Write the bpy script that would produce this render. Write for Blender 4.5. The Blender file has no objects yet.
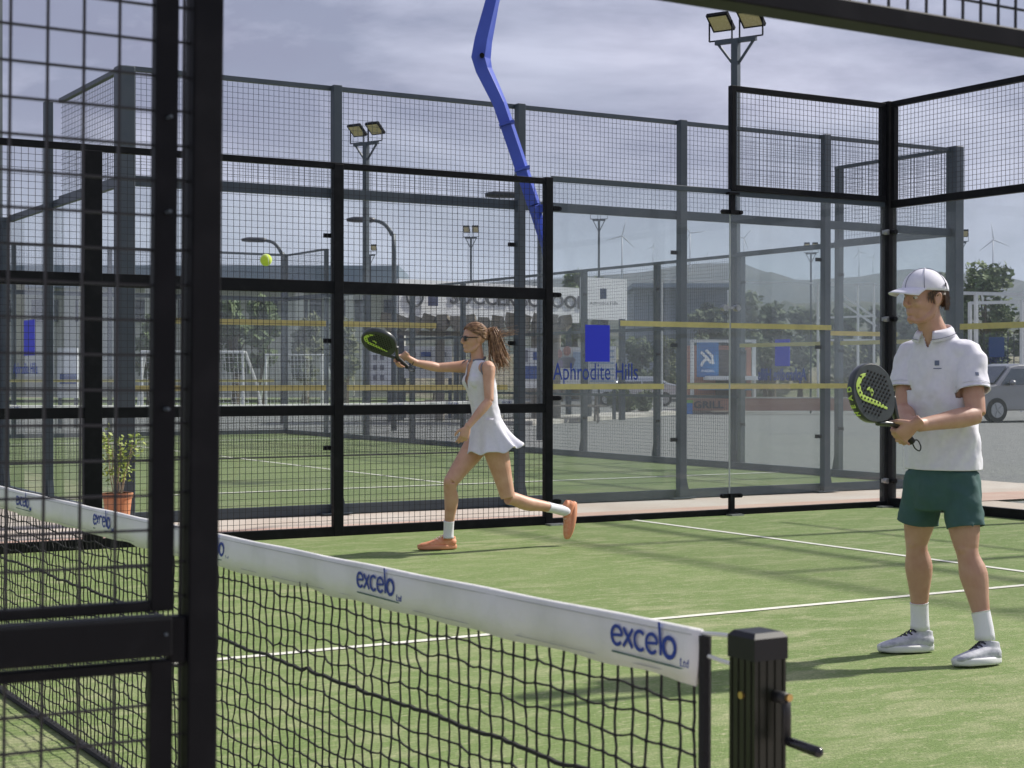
import bpy, bmesh, math, random
import numpy as np
from mathutils import Vector, Matrix
random.seed(7); rng = np.random.default_rng(7)
R = math.radians
scene = bpy.context.scene
COL = scene.collection

# ------------------------------------------------------------------ camera
F_PX, CX, CY, CH, YAW, PIT, ROL = 1637.6, -1.557, -7.075, 1.293, 0.53741, -0.00491, 0.00118
fw = Vector((math.sin(YAW)*math.cos(PIT), math.cos(YAW)*math.cos(PIT), math.sin(PIT)))
r0 = Vector((math.cos(YAW), -math.sin(YAW), 0)); u0 = r0.cross(fw)
cr = r0*math.cos(ROL)+u0*math.sin(ROL); cu = -r0*math.sin(ROL)+u0*math.cos(ROL)
CAM = Vector((CX, CY, CH))
cam = bpy.data.objects.new('camera', bpy.data.cameras.new('camera')); COL.objects.link(cam)
cam.matrix_world = Matrix(((cr.x, cu.x, -fw.x, CX), (cr.y, cu.y, -fw.y, CY), (cr.z, cu.z, -fw.z, CH), (0, 0, 0, 1)))
cam.data.sensor_width = 36; cam.data.lens = F_PX*36/1024
cam.data.clip_start = 0.05; cam.data.clip_end = 9000
cam.data.dof.use_dof = True; cam.data.dof.focus_distance = 9.6; cam.data.dof.aperture_fstop = 11
scene.camera = cam
scene.render.resolution_x = 1024; scene.render.resolution_y = 768

# ------------------------------------------------------------------ sky and sun
SUN_EL = R(40.5); SUN_AZ = Vector((1, -0.06, 0)).normalized()
w = bpy.data.worlds.new('World'); scene.world = w; w.use_nodes = True
nt = w.node_tree; N = nt.nodes; N.clear(); LK = nt.links.new
out = N.new('ShaderNodeOutputWorld'); bg = N.new('ShaderNodeBackground'); bg.inputs[1].default_value = 0.108
sky = N.new('ShaderNodeTexSky'); sky.sky_type = 'NISHITA'; sky.sun_disc = False
sky.sun_elevation = SUN_EL; sky.sun_rotation = R(93); sky.dust_density = 2.0
tc = N.new('ShaderNodeTexCoord'); sep = N.new('ShaderNodeSeparateXYZ'); LK(tc.outputs['Generated'], sep.inputs[0])
mp = N.new('ShaderNodeMapping'); mp.inputs['Scale'].default_value = (1.0, 1.0, 2.9); LK(tc.outputs['Generated'], mp.inputs[0])
n1 = N.new('ShaderNodeTexNoise'); n1.inputs['Scale'].default_value = 3.0; n1.inputs['Detail'].default_value = 9; n1.inputs['Roughness'].default_value = .6; n1.inputs['Distortion'].default_value = .3
LK(mp.outputs[0], n1.inputs['Vector'])
cr1 = N.new('ShaderNodeValToRGB'); e = cr1.color_ramp.elements
e[0].position = .445; e[0].color = (1.85, 1.92, 2.85, 1); e[1].position = .61; e[1].color = (4.6, 4.65, 5.8, 1)
LK(n1.outputs[0], cr1.inputs[0])
# brighter, paler cloud towards the horizon
hz = N.new('ShaderNodeMapRange'); hz.inputs[1].default_value = 0.0; hz.inputs[2].default_value = 0.16; hz.inputs[3].default_value = .60; hz.inputs[4].default_value = 0.0
LK(sep.outputs[2], hz.inputs[0])
mx0 = N.new('ShaderNodeMixRGB'); mx0.inputs[2].default_value = (5.4, 5.9, 6.7, 1); LK(hz.outputs[0], mx0.inputs[0]); LK(cr1.outputs[0], mx0.inputs[1])
n2 = N.new('ShaderNodeTexNoise'); n2.inputs['Scale'].default_value = 5.5; n2.inputs['Detail'].default_value = 6; LK(mp.outputs[0], n2.inputs['Vector'])
cv = N.new('ShaderNodeMapRange'); cv.inputs[1].default_value = .35; cv.inputs[2].default_value = .60; cv.inputs[3].default_value = .85; cv.inputs[4].default_value = 1.0
LK(n2.outputs[0], cv.inputs[0])
mx = N.new('ShaderNodeMixRGB'); LK(cv.outputs[0], mx.inputs[0]); LK(sky.outputs[0], mx.inputs[1]); LK(mx0.outputs[0], mx.inputs[2])
LK(mx.outputs[0], bg.inputs[0]); LK(bg.outputs[0], out.inputs[0])
sl = bpy.data.lights.new('sun', 'SUN'); sl.energy = 4.4; sl.angle = R(2.0); sl.color = (1.0, .95, .87)
so = bpy.data.objects.new('sun', sl); COL.objects.link(so)
sd = Vector((SUN_AZ.x*math.cos(SUN_EL), SUN_AZ.y*math.cos(SUN_EL), math.sin(SUN_EL)))
so.rotation_euler = sd.to_track_quat('Z', 'Y').to_euler(); so.location = (20, 0, 20)
scene.view_settings.view_transform = 'Standard'; scene.view_settings.look = 'None'
scene.view_settings.exposure = 0.38; scene.view_settings.gamma = 1
scene.cycles.transparent_max_bounces = 40; scene.cycles.max_bounces = 8; scene.cycles.volume_bounces = 0; scene.cycles.transmission_bounces = 12

def at(px, py, d):
    return CAM + (fw + cr*((px-512)/F_PX) - cu*((py-384)/F_PX))*d
def ground(px, py, z=0.0):
    v = at(px, py, 1)-CAM; return CAM + v*((z-CH)/v.z)

# ------------------------------------------------------------------ materials
MATS = {}
def mat(name, col, rough=.6, metal=0, noise=None, bump=None, coat=0, sheen=0, spec=None):
    """noise=(scale, other colour, lo, hi); bump=(scale, strength, distance)"""
    if name in MATS: return MATS[name]
    m = bpy.data.materials.new(name); m.use_nodes = True; nt = m.node_tree; b = nt.nodes['Principled BSDF']
    b.inputs['Base Color'].default_value = (*col, 1); b.inputs['Roughness'].default_value = rough; b.inputs['Metallic'].default_value = metal
    if coat: b.inputs['Coat Weight'].default_value = coat
    if sheen: b.inputs['Sheen Weight'].default_value = sheen
    if spec is not None: b.inputs['Specular IOR Level'].default_value = spec
    t = nt.nodes.new('ShaderNodeTexCoord')
    if noise:
        s, c2, lo, hi = noise[:4]
        n = nt.nodes.new('ShaderNodeTexNoise'); n.inputs['Scale'].default_value = s; n.inputs['Detail'].default_value = 8
        r = nt.nodes.new('ShaderNodeMapRange'); r.inputs[1].default_value = lo; r.inputs[2].default_value = hi
        x = nt.nodes.new('ShaderNodeMixRGB'); x.inputs[1].default_value = (*col, 1); x.inputs[2].default_value = (*c2, 1)
        nt.links.new(t.outputs['Object'], n.inputs['Vector']); nt.links.new(n.outputs[0], r.inputs[0]); nt.links.new(r.outputs[0], x.inputs[0]); nt.links.new(x.outputs[0], b.inputs['Base Color'])
    if bump:
        n = nt.nodes.new('ShaderNodeTexNoise'); n.inputs['Scale'].default_value = bump[0]; n.inputs['Detail'].default_value = 5
        u = nt.nodes.new('ShaderNodeBump'); u.inputs['Strength'].default_value = bump[1]; u.inputs['Distance'].default_value = bump[2]
        nt.links.new(t.outputs['Object'], n.inputs['Vector']); nt.links.new(n.outputs[0], u.inputs['Height']); nt.links.new(u.outputs[0], b.inputs['Normal'])
    MATS[name] = m; return m

BLACK = mat('black_powder_coat', (.006, .0065, .008), .5, noise=(14, (.013, .013, .015), .5, .8), bump=(120, .15, .001), spec=.12)
DARK = mat('dark_grey_paint', (.03, .033, .042), .45, noise=(9, (.05, .052, .06), .45, .8))
GREY = mat('slate_blue_paint', (.045, .063, .080), .5, noise=(5, (.065, .083, .10), .4, .75))
WIREB = mat('black_wire', (.015, .015, .017), .5)
WIREG = mat('grey_wire', (.045, .06, .075), .5)
STEEL = mat('galvanised_steel', (.45, .46, .47), .4, .8, noise=(30, (.3, .31, .32), .4, .7))
WHITEM = mat('white_painted_metal', (.72, .73, .72), .45, noise=(6, (.6, .6, .58), .5, .8))
YTAPE = mat('yellow_tape', (.58, .51, .20), .6, noise=(20, (.50, .45, .20), .4, .7))
BLUEP = mat('blue_paint', (.035, .075, .46), .35, noise=(3, (.05, .10, .55), .4, .7), coat=.2)
BLUEV = mat('blue_vinyl', (.015, .03, .62), .5)
BLUET = mat('blue_lettering', (.012, .045, .30), .6)
LEDM = mat('led_lens', (.62, .55, .34), .3, noise=(60, (.5, .42, .22), .4, .6))
CREAM = mat('cream_render', (.62, .58, .48), .8, noise=(1.5, (.5, .46, .38), .4, .8))
SIGNW = mat('white_sign_panel', (.82, .83, .84), .6, noise=(3, (.74, .75, .76), .4, .8))
INK = mat('dark_sign_lettering', (.05, .05, .06), .6)
TERRA = mat('terracotta', (.55, .22, .10), .8, noise=(8, (.62, .30, .16), .4, .7))
SKIN = mat('skin', (.53, .32, .225), .5, noise=(14, (.44, .235, .16), .35, .75), bump=(220, .08, .001))
SKIN2 = mat('tanned_skin', (.62, .37, .255), .48, noise=(14, (.52, .28, .18), .35, .75), bump=(220, .08, .001))
for k in (SKIN, SKIN2):
    b = k.node_tree.nodes['Principled BSDF']; b.inputs['Subsurface Weight'].default_value = .12; b.inputs['Subsurface Radius'].default_value = (.012, .005, .003); b.inputs['Subsurface Scale'].default_value = 1
LIP = mat('lips', (.42, .14, .11), .45)
WHITEF = mat('white_knit_fabric', (.74, .74, .80), .8, noise=(40, (.69, .69, .76), .4, .7), bump=(420, .25, .001), sheen=.15)
SOCK = mat('white_ribbed_cotton', (.78, .78, .82), .85, bump=(300, .4, .002))
GREENF = mat('dark_green_fabric', (.036, .092, .090), .8, noise=(12, (.045, .11, .105), .4, .7), bump=(300, .2, .001))
TRIM = mat('grey_trim', (.16, .17, .22), .7)
HAIRD = mat('brown_hair', (.06, .036, .022), .5, noise=(60, (.12, .07, .04), .4, .65))
HAIRL = mat('auburn_hair', (.17, .09, .05), .42, noise=(50, (.42, .25, .13), .4, .65))
RUB = mat('black_rubber', (.012, .012, .013), .55, bump=(200, .3, .001))

def glassmat(name, tint=(.965, .98, .975), dirt=.045):
    m = bpy.data.materials.new(name); m.use_nodes = True; nt = m.node_tree; nt.nodes.clear(); n = nt.nodes; L = nt.links.new
    o = n.new('ShaderNodeOutputMaterial'); tr = n.new('ShaderNodeBsdfTransparent'); tr.inputs[0].default_value = (*tint, 1)
    gl = n.new('ShaderNodeBsdfGlossy'); gl.inputs['Roughness'].default_value = .02; ge = n.new('ShaderNodeNewGeometry'); inv = n.new('ShaderNodeMath'); inv.operation = 'SUBTRACT'; inv.inputs[0].default_value = 1.0; mu = n.new('ShaderNodeMath'); mu.operation = 'MULTIPLY'
    df = n.new('ShaderNodeBsdfDiffuse'); df.inputs[0].default_value = (.66, .68, .70, 1)
    fr = n.new('ShaderNodeFresnel'); fr.inputs[0].default_value = 1.5
    t = n.new('ShaderNodeTexCoord'); no = n.new('ShaderNodeTexNoise'); no.inputs['Scale'].default_value = 1.7; no.inputs['Detail'].default_value = 6
    mr = n.new('ShaderNodeMapRange'); mr.inputs[1].default_value = .35; mr.inputs[2].default_value = .75; mr.inputs[3].default_value = dirt*.6; mr.inputs[4].default_value = dirt*1.6
    L(t.outputs['Object'], no.inputs[0]); L(no.outputs[0], mr.inputs[0])
    m1 = n.new('ShaderNodeMixShader'); m2 = n.new('ShaderNodeMixShader')
    L(mr.outputs[0], m1.inputs[0]); L(tr.outputs[0], m1.inputs[1]); L(df.outputs[0], m1.inputs[2])
    L(ge.outputs['Backfacing'], inv.inputs[1]); L(fr.outputs[0], mu.inputs[0]); L(inv.outputs[0], mu.inputs[1]); L(mu.outputs[0], m2.inputs[0]); L(m1.outputs[0], m2.inputs[1]); L(gl.outputs[0], m2.inputs[2]); L(m2.outputs[0], o.inputs[0]); return m
GLASS = glassmat('wall_glass')

def turfmat(name, c1, c2, sand, sandamt=.5):
    m = bpy.data.materials.new(name); m.use_nodes = True; nt = m.node_tree; n = nt.nodes; L = nt.links.new; b = n['Principled BSDF']
    b.inputs['Roughness'].default_value = .85; b.inputs['Specular IOR Level'].default_value = .25
    t = n.new('ShaderNodeTexCoord')
    def noise(sc, det, mapping=None, dist=0):
        x = n.new('ShaderNodeTexNoise'); x.inputs['Scale'].default_value = sc; x.inputs['Detail'].default_value = det; x.inputs['Distortion'].default_value = dist
        if mapping:
            mp = n.new('ShaderNodeMapping'); mp.inputs['Scale'].default_value = mapping[0]; mp.inputs['Rotation'].default_value = (0, 0, mapping[1]); L(t.outputs['Object'], mp.inputs[0]); L(mp.outputs[0], x.inputs[0])
        else: L(t.outputs['Object'], x.inputs[0])
        return x
    def ramp(src, a, b_, lo=0, hi=1):
        r = n.new('ShaderNodeMapRange'); r.inputs[1].default_value = a; r.inputs[2].default_value = b_; r.inputs[3].default_value = lo; r.inputs[4].default_value = hi; L(src.outputs[0], r.inputs[0]); return r
    def mixc(fac, a, b_):
        x = n.new('ShaderNodeMixRGB')
        L(fac.outputs[0], x.inputs[0])
        for i, v in ((1, a), (2, b_)):
            if isinstance(v, tuple): x.inputs[i].default_value = (*v, 1)
            else: L(v.outputs[0], x.inputs[i])
        return x
    base = mixc(ramp(noise(.55, 4), .35, .65), c1, c2)
    # scattered sand brushed into short streaks
    st = noise(4.5, 9, ((.55, 1.3, 1), .54), .8); st2 = noise(15, 8, ((.45, 1.5, 1), .54), .5); patch = noise(.42, 3)
    mul = n.new('ShaderNodeMath'); mul.operation = 'MULTIPLY'; L(ramp(st, .47, .72).outputs[0], mul.inputs[0]); L(ramp(patch, .32, .62, .25, 1).outputs[0], mul.inputs[1])
    mul2 = n.new('ShaderNodeMath'); mul2.operation = 'MULTIPLY'; mul2.inputs[1].default_value = sandamt; L(mul.outputs[0], mul2.inputs[0])
    c = mixc(mul2, base, sand); c = mixc(ramp(noise(38, 8, ((.6, 1.2, 1), .54)), .56, .74, 0, .7), c, sand)
    c = mixc(ramp(st2, .52, .74, 0, .55*sandamt), c, sand)
    c = mixc(ramp(noise(75, 6), .35, .70, 0, .50), c, (c1[0]*.35, c1[1]*.42, c1[2]*.35))
    L(c.outputs[0], b.inputs['Base Color'])
    u = n.new('ShaderNodeBump'); u.inputs['Strength'].default_value = .55; u.inputs['Distance'].default_value = .012; L(noise(110, 4).outputs[0], u.inputs['Height']); L(u.outputs[0], b.inputs['Normal'])
    return m
TURF = turfmat('artificial_turf', (.180, .255, .080), (.215, .292, .100), (.54, .51, .32), .56)
TURF2 = turfmat('artificial_turf_far', (.15, .21, .07), (.175, .235, .085), (.42, .42, .26), .4)
LINE = mat('white_line_fibre', (.74, .73, .64), .85, noise=(25, (.52, .54, .40), .5, .8), bump=(120, .4, .005))
CONC = mat('pale_concrete', (.50, .42, .35), .85, noise=(1.1, (.56, .51, .45), .35, .7), bump=(40, .3, .004))
CONCP = mat('pink_concrete', (.50, .33, .26), .85, noise=(2.0, (.56, .42, .34), .35, .7), bump=(40, .3, .004))
KERB = mat('kerb_concrete', (.52, .50, .45), .85, noise=(2.0, (.42, .4, .36), .35, .7))
GRAV = mat('grey_gravel', (.15, .16, .16), .95, noise=(9, (.24, .245, .235), .3, .7), bump=(25, 1.0, .04))

# ------------------------------------------------------------------ mesh helpers
class MB:
    def __init__(s): s.v = []; s.f = []; s.m = []; s.k = 0
    def add(s, vs, fs, k=None):
        o = len(s.v); s.v += [tuple(x) for x in vs]; s.f += [tuple(i+o for i in f) for f in fs]; s.m += [s.k if k is None else k]*len(fs)
    def box(s, lo, hi, k=None):
        x0, y0, z0 = [min(a, b) for a, b in zip(lo, hi)]; x1, y1, z1 = [max(a, b) for a, b in zip(lo, hi)]
        s.add([(x0, y0, z0), (x1, y0, z0), (x1, y1, z0), (x0, y1, z0), (x0, y0, z1), (x1, y0, z1), (x1, y1, z1), (x0, y1, z1)],
              [(3, 2, 1, 0), (4, 5, 6, 7), (0, 1, 5, 4), (1, 2, 6, 5), (2, 3, 7, 6), (3, 0, 4, 7)], k)
    def obox(s, c, ax, ay, az, sx, sy, sz, k=None):
        c = Vector(c); P = []
        for z in (-1, 1):
            for x, y in ((-1, -1), (1, -1), (1, 1), (-1, 1)): P.append(c+ax*(x*sx/2)+ay*(y*sy/2)+az*(z*sz/2))
        s.add(P, [(3, 2, 1, 0), (4, 5, 6, 7), (0, 1, 5, 4), (1, 2, 6, 5), (2, 3, 7, 6), (3, 0, 4, 7)], k)
    def bar(s, p0, p1, w, h=None, up=Vector((0, 0, 1)), k=None):
        p0 = Vector(p0); p1 = Vector(p1); h = w if h is None else h; d = (p1-p0).normalized()
        if abs(d.dot(up)) > .98: up = Vector((1, 0, 0)) if abs(d.x) < .9 else Vector((0, 1, 0))
        a = d.cross(up).normalized(); b = a.cross(d).normalized()
        s.obox((p0+p1)/2, a, d, b, w, (p1-p0).length, h, k)
    def tube(s, pts, rad, ref=None, n=12, k=None, sub=1, cap=True, pw=2.0):
        pts = [Vector(p) for p in pts]; rad = [(r, r) if not isinstance(r, tuple) else r for r in (rad if isinstance(rad, list) else [rad]*len(pts))]
        if sub > 1:
            P = []; Q = []
            for i in range(len(pts)-1):
                p0, p1, p2, p3 = pts[max(i-1, 0)], pts[i], pts[i+1], pts[min(i+2, len(pts)-1)]
                q0, q1, q2, q3 = [Vector((*rad[j], 0)) for j in (max(i-1, 0), i, i+1, min(i+2, len(pts)-1))]
                for j in range(sub):
                    t = j/sub
                    def cm(a, b, c, d): return .5*((2*b)+(c-a)*t+(2*a-5*b+4*c-d)*t*t+(3*b-a-3*c+d)*t*t*t)
                    P.append(cm(p0, p1, p2, p3)); q = cm(q0, q1, q2, q3); Q.append((max(q.x, 1e-4), max(q.y, 1e-4)))
            P.append(pts[-1]); Q.append(rad[-1]); pts, rad = P, Q
        m = len(pts); V = []; A = None
        for i, p in enumerate(pts):
            d = (pts[min(i+1, m-1)]-pts[max(i-1, 0)]).normalized()
            rr = ref if (ref is not None) else A
            if rr is None: rr = Vector((0, 0, 1)) if abs(d.z) < .9 else Vector((1, 0, 0))
            a = (rr-d*rr.dot(d))
            if a.length < 1e-3: a = d.orthogonal()
            a.normalize(); A = a; b = d.cross(a)
            for j in range(n):
                t = 2*math.pi*j/n; c, q = math.cos(t), math.sin(t)
                if pw != 2: c = math.copysign(abs(c)**(2/pw), c); q = math.copysign(abs(q)**(2/pw), q)
                V.append(p+a*(c*rad[i][0])+b*(q*rad[i][1]))
        Fc = [(i*n+j, i*n+(j+1) % n, (i+1)*n+(j+1) % n, (i+1)*n+j) for i in range(m-1) for j in range(n)]
        if cap: Fc += [tuple(range(n-1, -1, -1)), tuple((m-1)*n+j for j in range(n))]
        s.add(V, Fc, k)
    def cyl(s, p0, p1, r, n=12, k=None, r1=None): s.tube([p0, p1], [r, r if r1 is None else r1], n=n, k=k)
    def ell(s, c, ax, ay, az, rx, ry, rz, nu=16, nv=10, k=None, pw=1):
        V = []; c = Vector(c)
        for i in range(nv+1):
            ph = -math.pi/2+math.pi*i/nv
            for j in range(nu):
                t = 2*math.pi*j/nu; V.append(c+ax*(rx*math.cos(ph)*math.cos(t))+ay*(ry*math.cos(ph)*math.sin(t))+az*(rz*math.sin(ph)))
        s.add(V, [(i*nu+j, i*nu+(j+1) % nu, (i+1)*nu+(j+1) % nu, (i+1)*nu+j) for i in range(nv) for j in range(nu)], k)
    def prism(s, poly, off, k=None):
        off = Vector(off); n = len(poly); V = [Vector(p) for p in poly]+[Vector(p)+off for p in poly]
        s.add(V, [tuple(range(n-1, -1, -1)), tuple(range(n, 2*n))]+[(i, (i+1) % n, n+(i+1) % n, n+i) for i in range(n)], k)

WL = {}
def tag(o, label=None, cat=None, group=None, kind=None):
    if label: o['label'] = label
    if cat: o['category'] = cat
    if group: o['group'] = group
    if kind: o['kind'] = kind
    return o
def thing(name, label, cat, loc=(0, 0, 0), group=None):
    o = bpy.data.objects.new(name, None); COL.objects.link(o); o.location = loc; o.empty_display_size = .2; WL[o.name] = Vector(loc)
    return tag(o, label, cat, group)
def wloc(p): return WL.get(p.name, Vector((0, 0, 0))) if p else Vector((0, 0, 0))
def obj(name, mb, mats, parent=None, smooth=False, local=False, loc=None, bevel=0, label=None):
    me = bpy.data.meshes.new(name); off = Vector((0, 0, 0)) if local else (wloc(parent) if parent else (Vector(loc) if loc is not None else Vector((0, 0, 0))))
    if isinstance(mb, MB):
        V = np.array(mb.v, float)-np.array(off) if len(mb.v) else np.zeros((0, 3))
        me.from_pydata(V.tolist(), [], mb.f)
        if any(mb.m): me.polygons.foreach_set('material_index', mb.m)
    else:
        me = mb
        if off.length: me.transform(Matrix.Translation(-off))
    for m in (mats if isinstance(mats, (list, tuple)) else [mats]): me.materials.append(m)
    bm = bmesh.new(); bm.from_mesh(me)
    if isinstance(mb, MB) : bmesh.ops.recalc_face_normals(bm, faces=bm.faces)
    bm.to_mesh(me); bm.free()
    if smooth: me.polygons.foreach_set('use_smooth', [True]*len(me.polygons))
    me.update(); o = bpy.data.objects.new(name, me); COL.objects.link(o)
    if parent: o.parent = parent; WL[o.name] = wloc(parent)
    elif not local: o.location = off; WL[o.name] = Vector(off)
    if bevel:
        b = o.modifiers.new('bevel', 'BEVEL'); b.width = bevel; b.segments = 2; b.limit_method = 'ANGLE'
    if label: o['label'] = label
    return o
def copy_tree(o, parent=None):
    c = o.copy(); COL.objects.link(c); c.parent = parent
    for ch in list(o.children): copy_tree(ch, c)
    return c
def textmesh(s, size, width=None, extrude=.0006, sx=1.0, bold=0, shear=0):
    """letters as a mesh lying in XZ, centred"""
    cu_ = bpy.data.curves.new('t', 'FONT'); cu_.body = s; cu_.size = size; cu_.extrude = extrude; cu_.align_x = 'CENTER'; cu_.align_y = 'CENTER'; cu_.offset = bold; cu_.shear = shear; cu_.resolution_u = 3
    o = bpy.data.objects.new('t', cu_); COL.objects.link(o); dg = bpy.context.evaluated_depsgraph_get(); me = bpy.data.meshes.new_from_object(o.evaluated_get(dg))
    bpy.data.objects.remove(o); bpy.data.curves.remove(cu_)
    V = np.array([v.co[:] for v in me.vertices])
    w_ = V[:, 0].max()-V[:, 0].min(); c = (V[:, 0].max()+V[:, 0].min())/2
    k = (width/w_) if width else sx
    for v in me.vertices: v.co = ((v.co.x-c)*k, v.co.z, v.co.y)
    return me
def place_text(name, me, m, origin, xdir, parent, nrm=None, zdir=Vector((0, 0, 1)), mirror=False):
    xdir = Vector(xdir).normalized(); n_ = zdir.cross(xdir)*1.0
    if mirror: xs = -xdir
    else: xs = xdir
    M = Matrix(((xs.x, n_.x, zdir.x, origin[0]), (xs.y, n_.y, zdir.y, origin[1]), (xs.z, n_.z, zdir.z, origin[2]), (0, 0, 0, 1)))
    me.transform(M)
    if mirror: me.flip_normals()
    return obj(name, me, m, parent)
def remesh(mb, voxel, smooth=3, fac=.5):
    me = bpy.data.meshes.new('tmp'); me.from_pydata([tuple(v) for v in mb.v], [], mb.f)
    bm = bmesh.new(); bm.from_mesh(me); bmesh.ops.recalc_face_normals(bm, faces=bm.faces); bm.to_mesh(me); bm.free()
    o = bpy.data.objects.new('tmp', me); COL.objects.link(o)
    r = o.modifiers.new('r', 'REMESH'); r.mode = 'VOXEL'; r.voxel_size = voxel
    s_ = o.modifiers.new('s', 'SMOOTH'); s_.factor = fac; s_.iterations = smooth
    dg = bpy.context.evaluated_depsgraph_get(); dg.update(); res = bpy.data.meshes.new_from_object(o.evaluated_get(dg)); bpy.data.objects.remove(o)
    return res
X_, Y_, Z_ = Vector((1, 0, 0)), Vector((0, 1, 0)), Vector((0, 0, 1))
# ================================================================== ground
def sheet(name, x0, x1, y0, y1, z, m, kind='structure', thick=0):
    mb = MB()
    if thick: mb.box((x0, y0, z-thick), (x1, y1, z))
    else: mb.add([(x0, y0, z), (x1, y0, z), (x1, y1, z), (x0, y1, z)], [(0, 1, 2, 3)])
    return tag(obj(name, mb, m), kind=kind)
sheet('gravel_ground', -4000, 4000, -4000, 4000, -.03, GRAV)
sheet('court_turf', -10, 10, -5, 5, 0, TURF)
C2X, C2Y = 2.86, 6.96
sheet('neighbouring_court_turf', C2X, C2X+10, C2Y, C2Y+20, -.002, TURF2)
mb = MB()   # paving round the courts
mb.box((-14, 5.0, -.2), (10.0, 5.95, -.012)); mb.box((-14, 5.95, -.2), (C2X+11.2, C2Y-.0, -.010))
mb.box((10.0, -9, -.2), (11.6, 5.95, -.012)); mb.box((C2X-1.3, C2Y, -.2), (C2X, C2Y+21, -.012)); mb.box((C2X+10, C2Y, -.2), (C2X+11.2, C2Y+21, -.012)); mb.box((-14, -12, -.2), (10, -5, -.012))
tag(obj('concrete_paving', mb, CONC), kind='structure')
mb = MB(); mb.add([(-14, 5.1, -.006), (14, 5.1, -.006), (14, 5.95, -.006), (-14, 5.95, -.006)], [(0, 1, 2, 3)]); mb.add([(10.1, -9, -.005), (10.9, -9, -.005), (10.9, 5.1, -.005), (10.1, 5.1, -.005)], [(0, 1, 2, 3)])
tag(obj('pink_path', mb, CONCP), kind='structure')
mb = MB()
def ln(x0, x1, y0, y1, z=.004): mb.add([(x0, y0, z), (x1, y0, z), (x1, y1, z), (x0, y1, z)], [(0, 1, 2, 3)])
LW = .062
ln(6.90-LW/2, 6.90+LW/2, -5, 5); ln(-6.90-LW/2, -6.90+LW/2, -5, 5); ln(.12, 6.87, -.03, .03); ln(-6.87, .02, -.025, .025)
ln(C2X, C2X+10, C2Y+3.02, C2Y+3.10); ln(C2X, C2X+10, C2Y+16.9, C2Y+16.98); ln(C2X+4.97, C2X+5.03, C2Y+3.1, C2Y+16.9)
tag(obj('court_lines', mb, LINE), kind='structure')

# ================================================================== fence kit
def grid(mb, o, d, L, z0, z1, sp, wr=.004, off=0.0):
    """welded wire: o origin, d unit direction, L length; wires from z0 to z1"""
    d = Vector(d); o = Vector(o); nn = d.cross(Z_)
    k = max(1, round(L/sp))
    for i in range(1, k): mb.bar(o+d*(i*L/k)+Z_*z0+nn*wr*.5, o+d*(i*L/k)+Z_*z1+nn*wr*.5, wr, wr, up=nn)
    k = max(1, round((z1-z0)/sp))
    for i in range(1, k): mb.bar(o+Z_*(z0+i*(z1-z0)/k)-nn*wr*.5, o+d*L+Z_*(z0+i*(z1-z0)/k)-nn*wr*.5, wr, wr)

# ---- court 1, far side wall (Y = 5)
fs = thing('court_side_fence', 'black framed side fence of wire mesh and clear glass behind the running player', 'fence', (0, 5, 0))
Yf = 5.0
def rail(parent, x0, x1, z0, z1, y=Yf, dp=.05, m=BLACK, name='rail'):
    q = MB(); q.box((x0, y-dp/2, z0), (x1, y+dp/2, z1)); return obj(name, q, m, parent, bevel=.004)
def post(parent, x, w_, z1, y=Yf, dp=.06, m=BLACK, z0=0, name='post', taper=False):
    q = MB(); q.box((x-w_/2, y-dp/2, z0), (x+w_/2, y+dp/2, z1)); return obj(name, q, m, parent, bevel=.005)
post(fs, 6.0, .075, 3.02); q = MB()
for x in (4, ): post(fs, x, .085, 3.0, y=Yf)
for x in (2, 0, -2, -4): post(fs, x, .135, 2.965, y=Yf, dp=.07)
segs = [(-4, -2), (-2, 0), (0, 2), (2, 4), (4, 6)]
for a, b in segs:
    wa = .068 if a < 4 else .0425; wb = .068 if b < 4 else (.0425 if b == 4 else .0375)
    A, B = a+wa, b-wb
    rail(fs, A, B, .0, .075); rail(fs, A, B, .975, 1.055); rail(fs, A, B, 1.955, 2.055)
    for (z0, z1) in ((.075, .975), (1.055, 1.955), (2.055, 2.96)):
        q = MB(); grid(q, (A, Yf, 0), X_, B-A, z0, z1, .05, .0030); obj('mesh_panel', q, WIREB, fs)
rail(fs, -4.1, 5.962, 2.96, 3.01)
# glass half
rail(fs, 6.038, 10.0, -.005, .055, dp=.055); rail(fs, 6.038, 8.0, 2.985, 3.035, dp=.03, m=GREY, name='top_channel'); rail(fs, 8.0, 9.94, 2.972, 3.018, dp=.02, m=GREY, name='top_channel')
for a, b, zt in ((6.045, 7.996, 2.985), (8.004, 9.94, 2.972)):
    q = MB(); q.box((a, Yf-.006, .056), (b, Yf+.006, zt)); obj('glass_pane', q, GLASS, fs)
def tape(parent, x0, x1, z, h=.048, y=Yf): q = MB(); q.box((x0, y-.0095, z-h/2), (x1, y-.0065, z+h/2)); return obj('tape_strip', q, YTAPE, parent)
tape(fs, 6.76, 7.99, 1.765); tape(fs, 8.01, 9.24, 1.765); tape(fs, 6.05, 7.24, 1.20); tape(fs, 8.73, 9.9, 1.20)
q = MB(); q.box((6.385, Yf-.0095, 1.42), (6.645, Yf-.0065, 1.745)); v = obj('blue_square_decal', q, BLUEV, fs)
place_text('lettering', textmesh('Aphrodite Hills', .215, width=.90), BLUET, (6.50, Yf-.008, 1.325), X_, fs)
q = MB(); q.box((7.9965, Yf-.007, .056), (8.0035, Yf+.007, 2.97)); obj('glass_joint', q, mat('silicone_joint', (.5, .54, .52), .4), fs)
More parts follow.
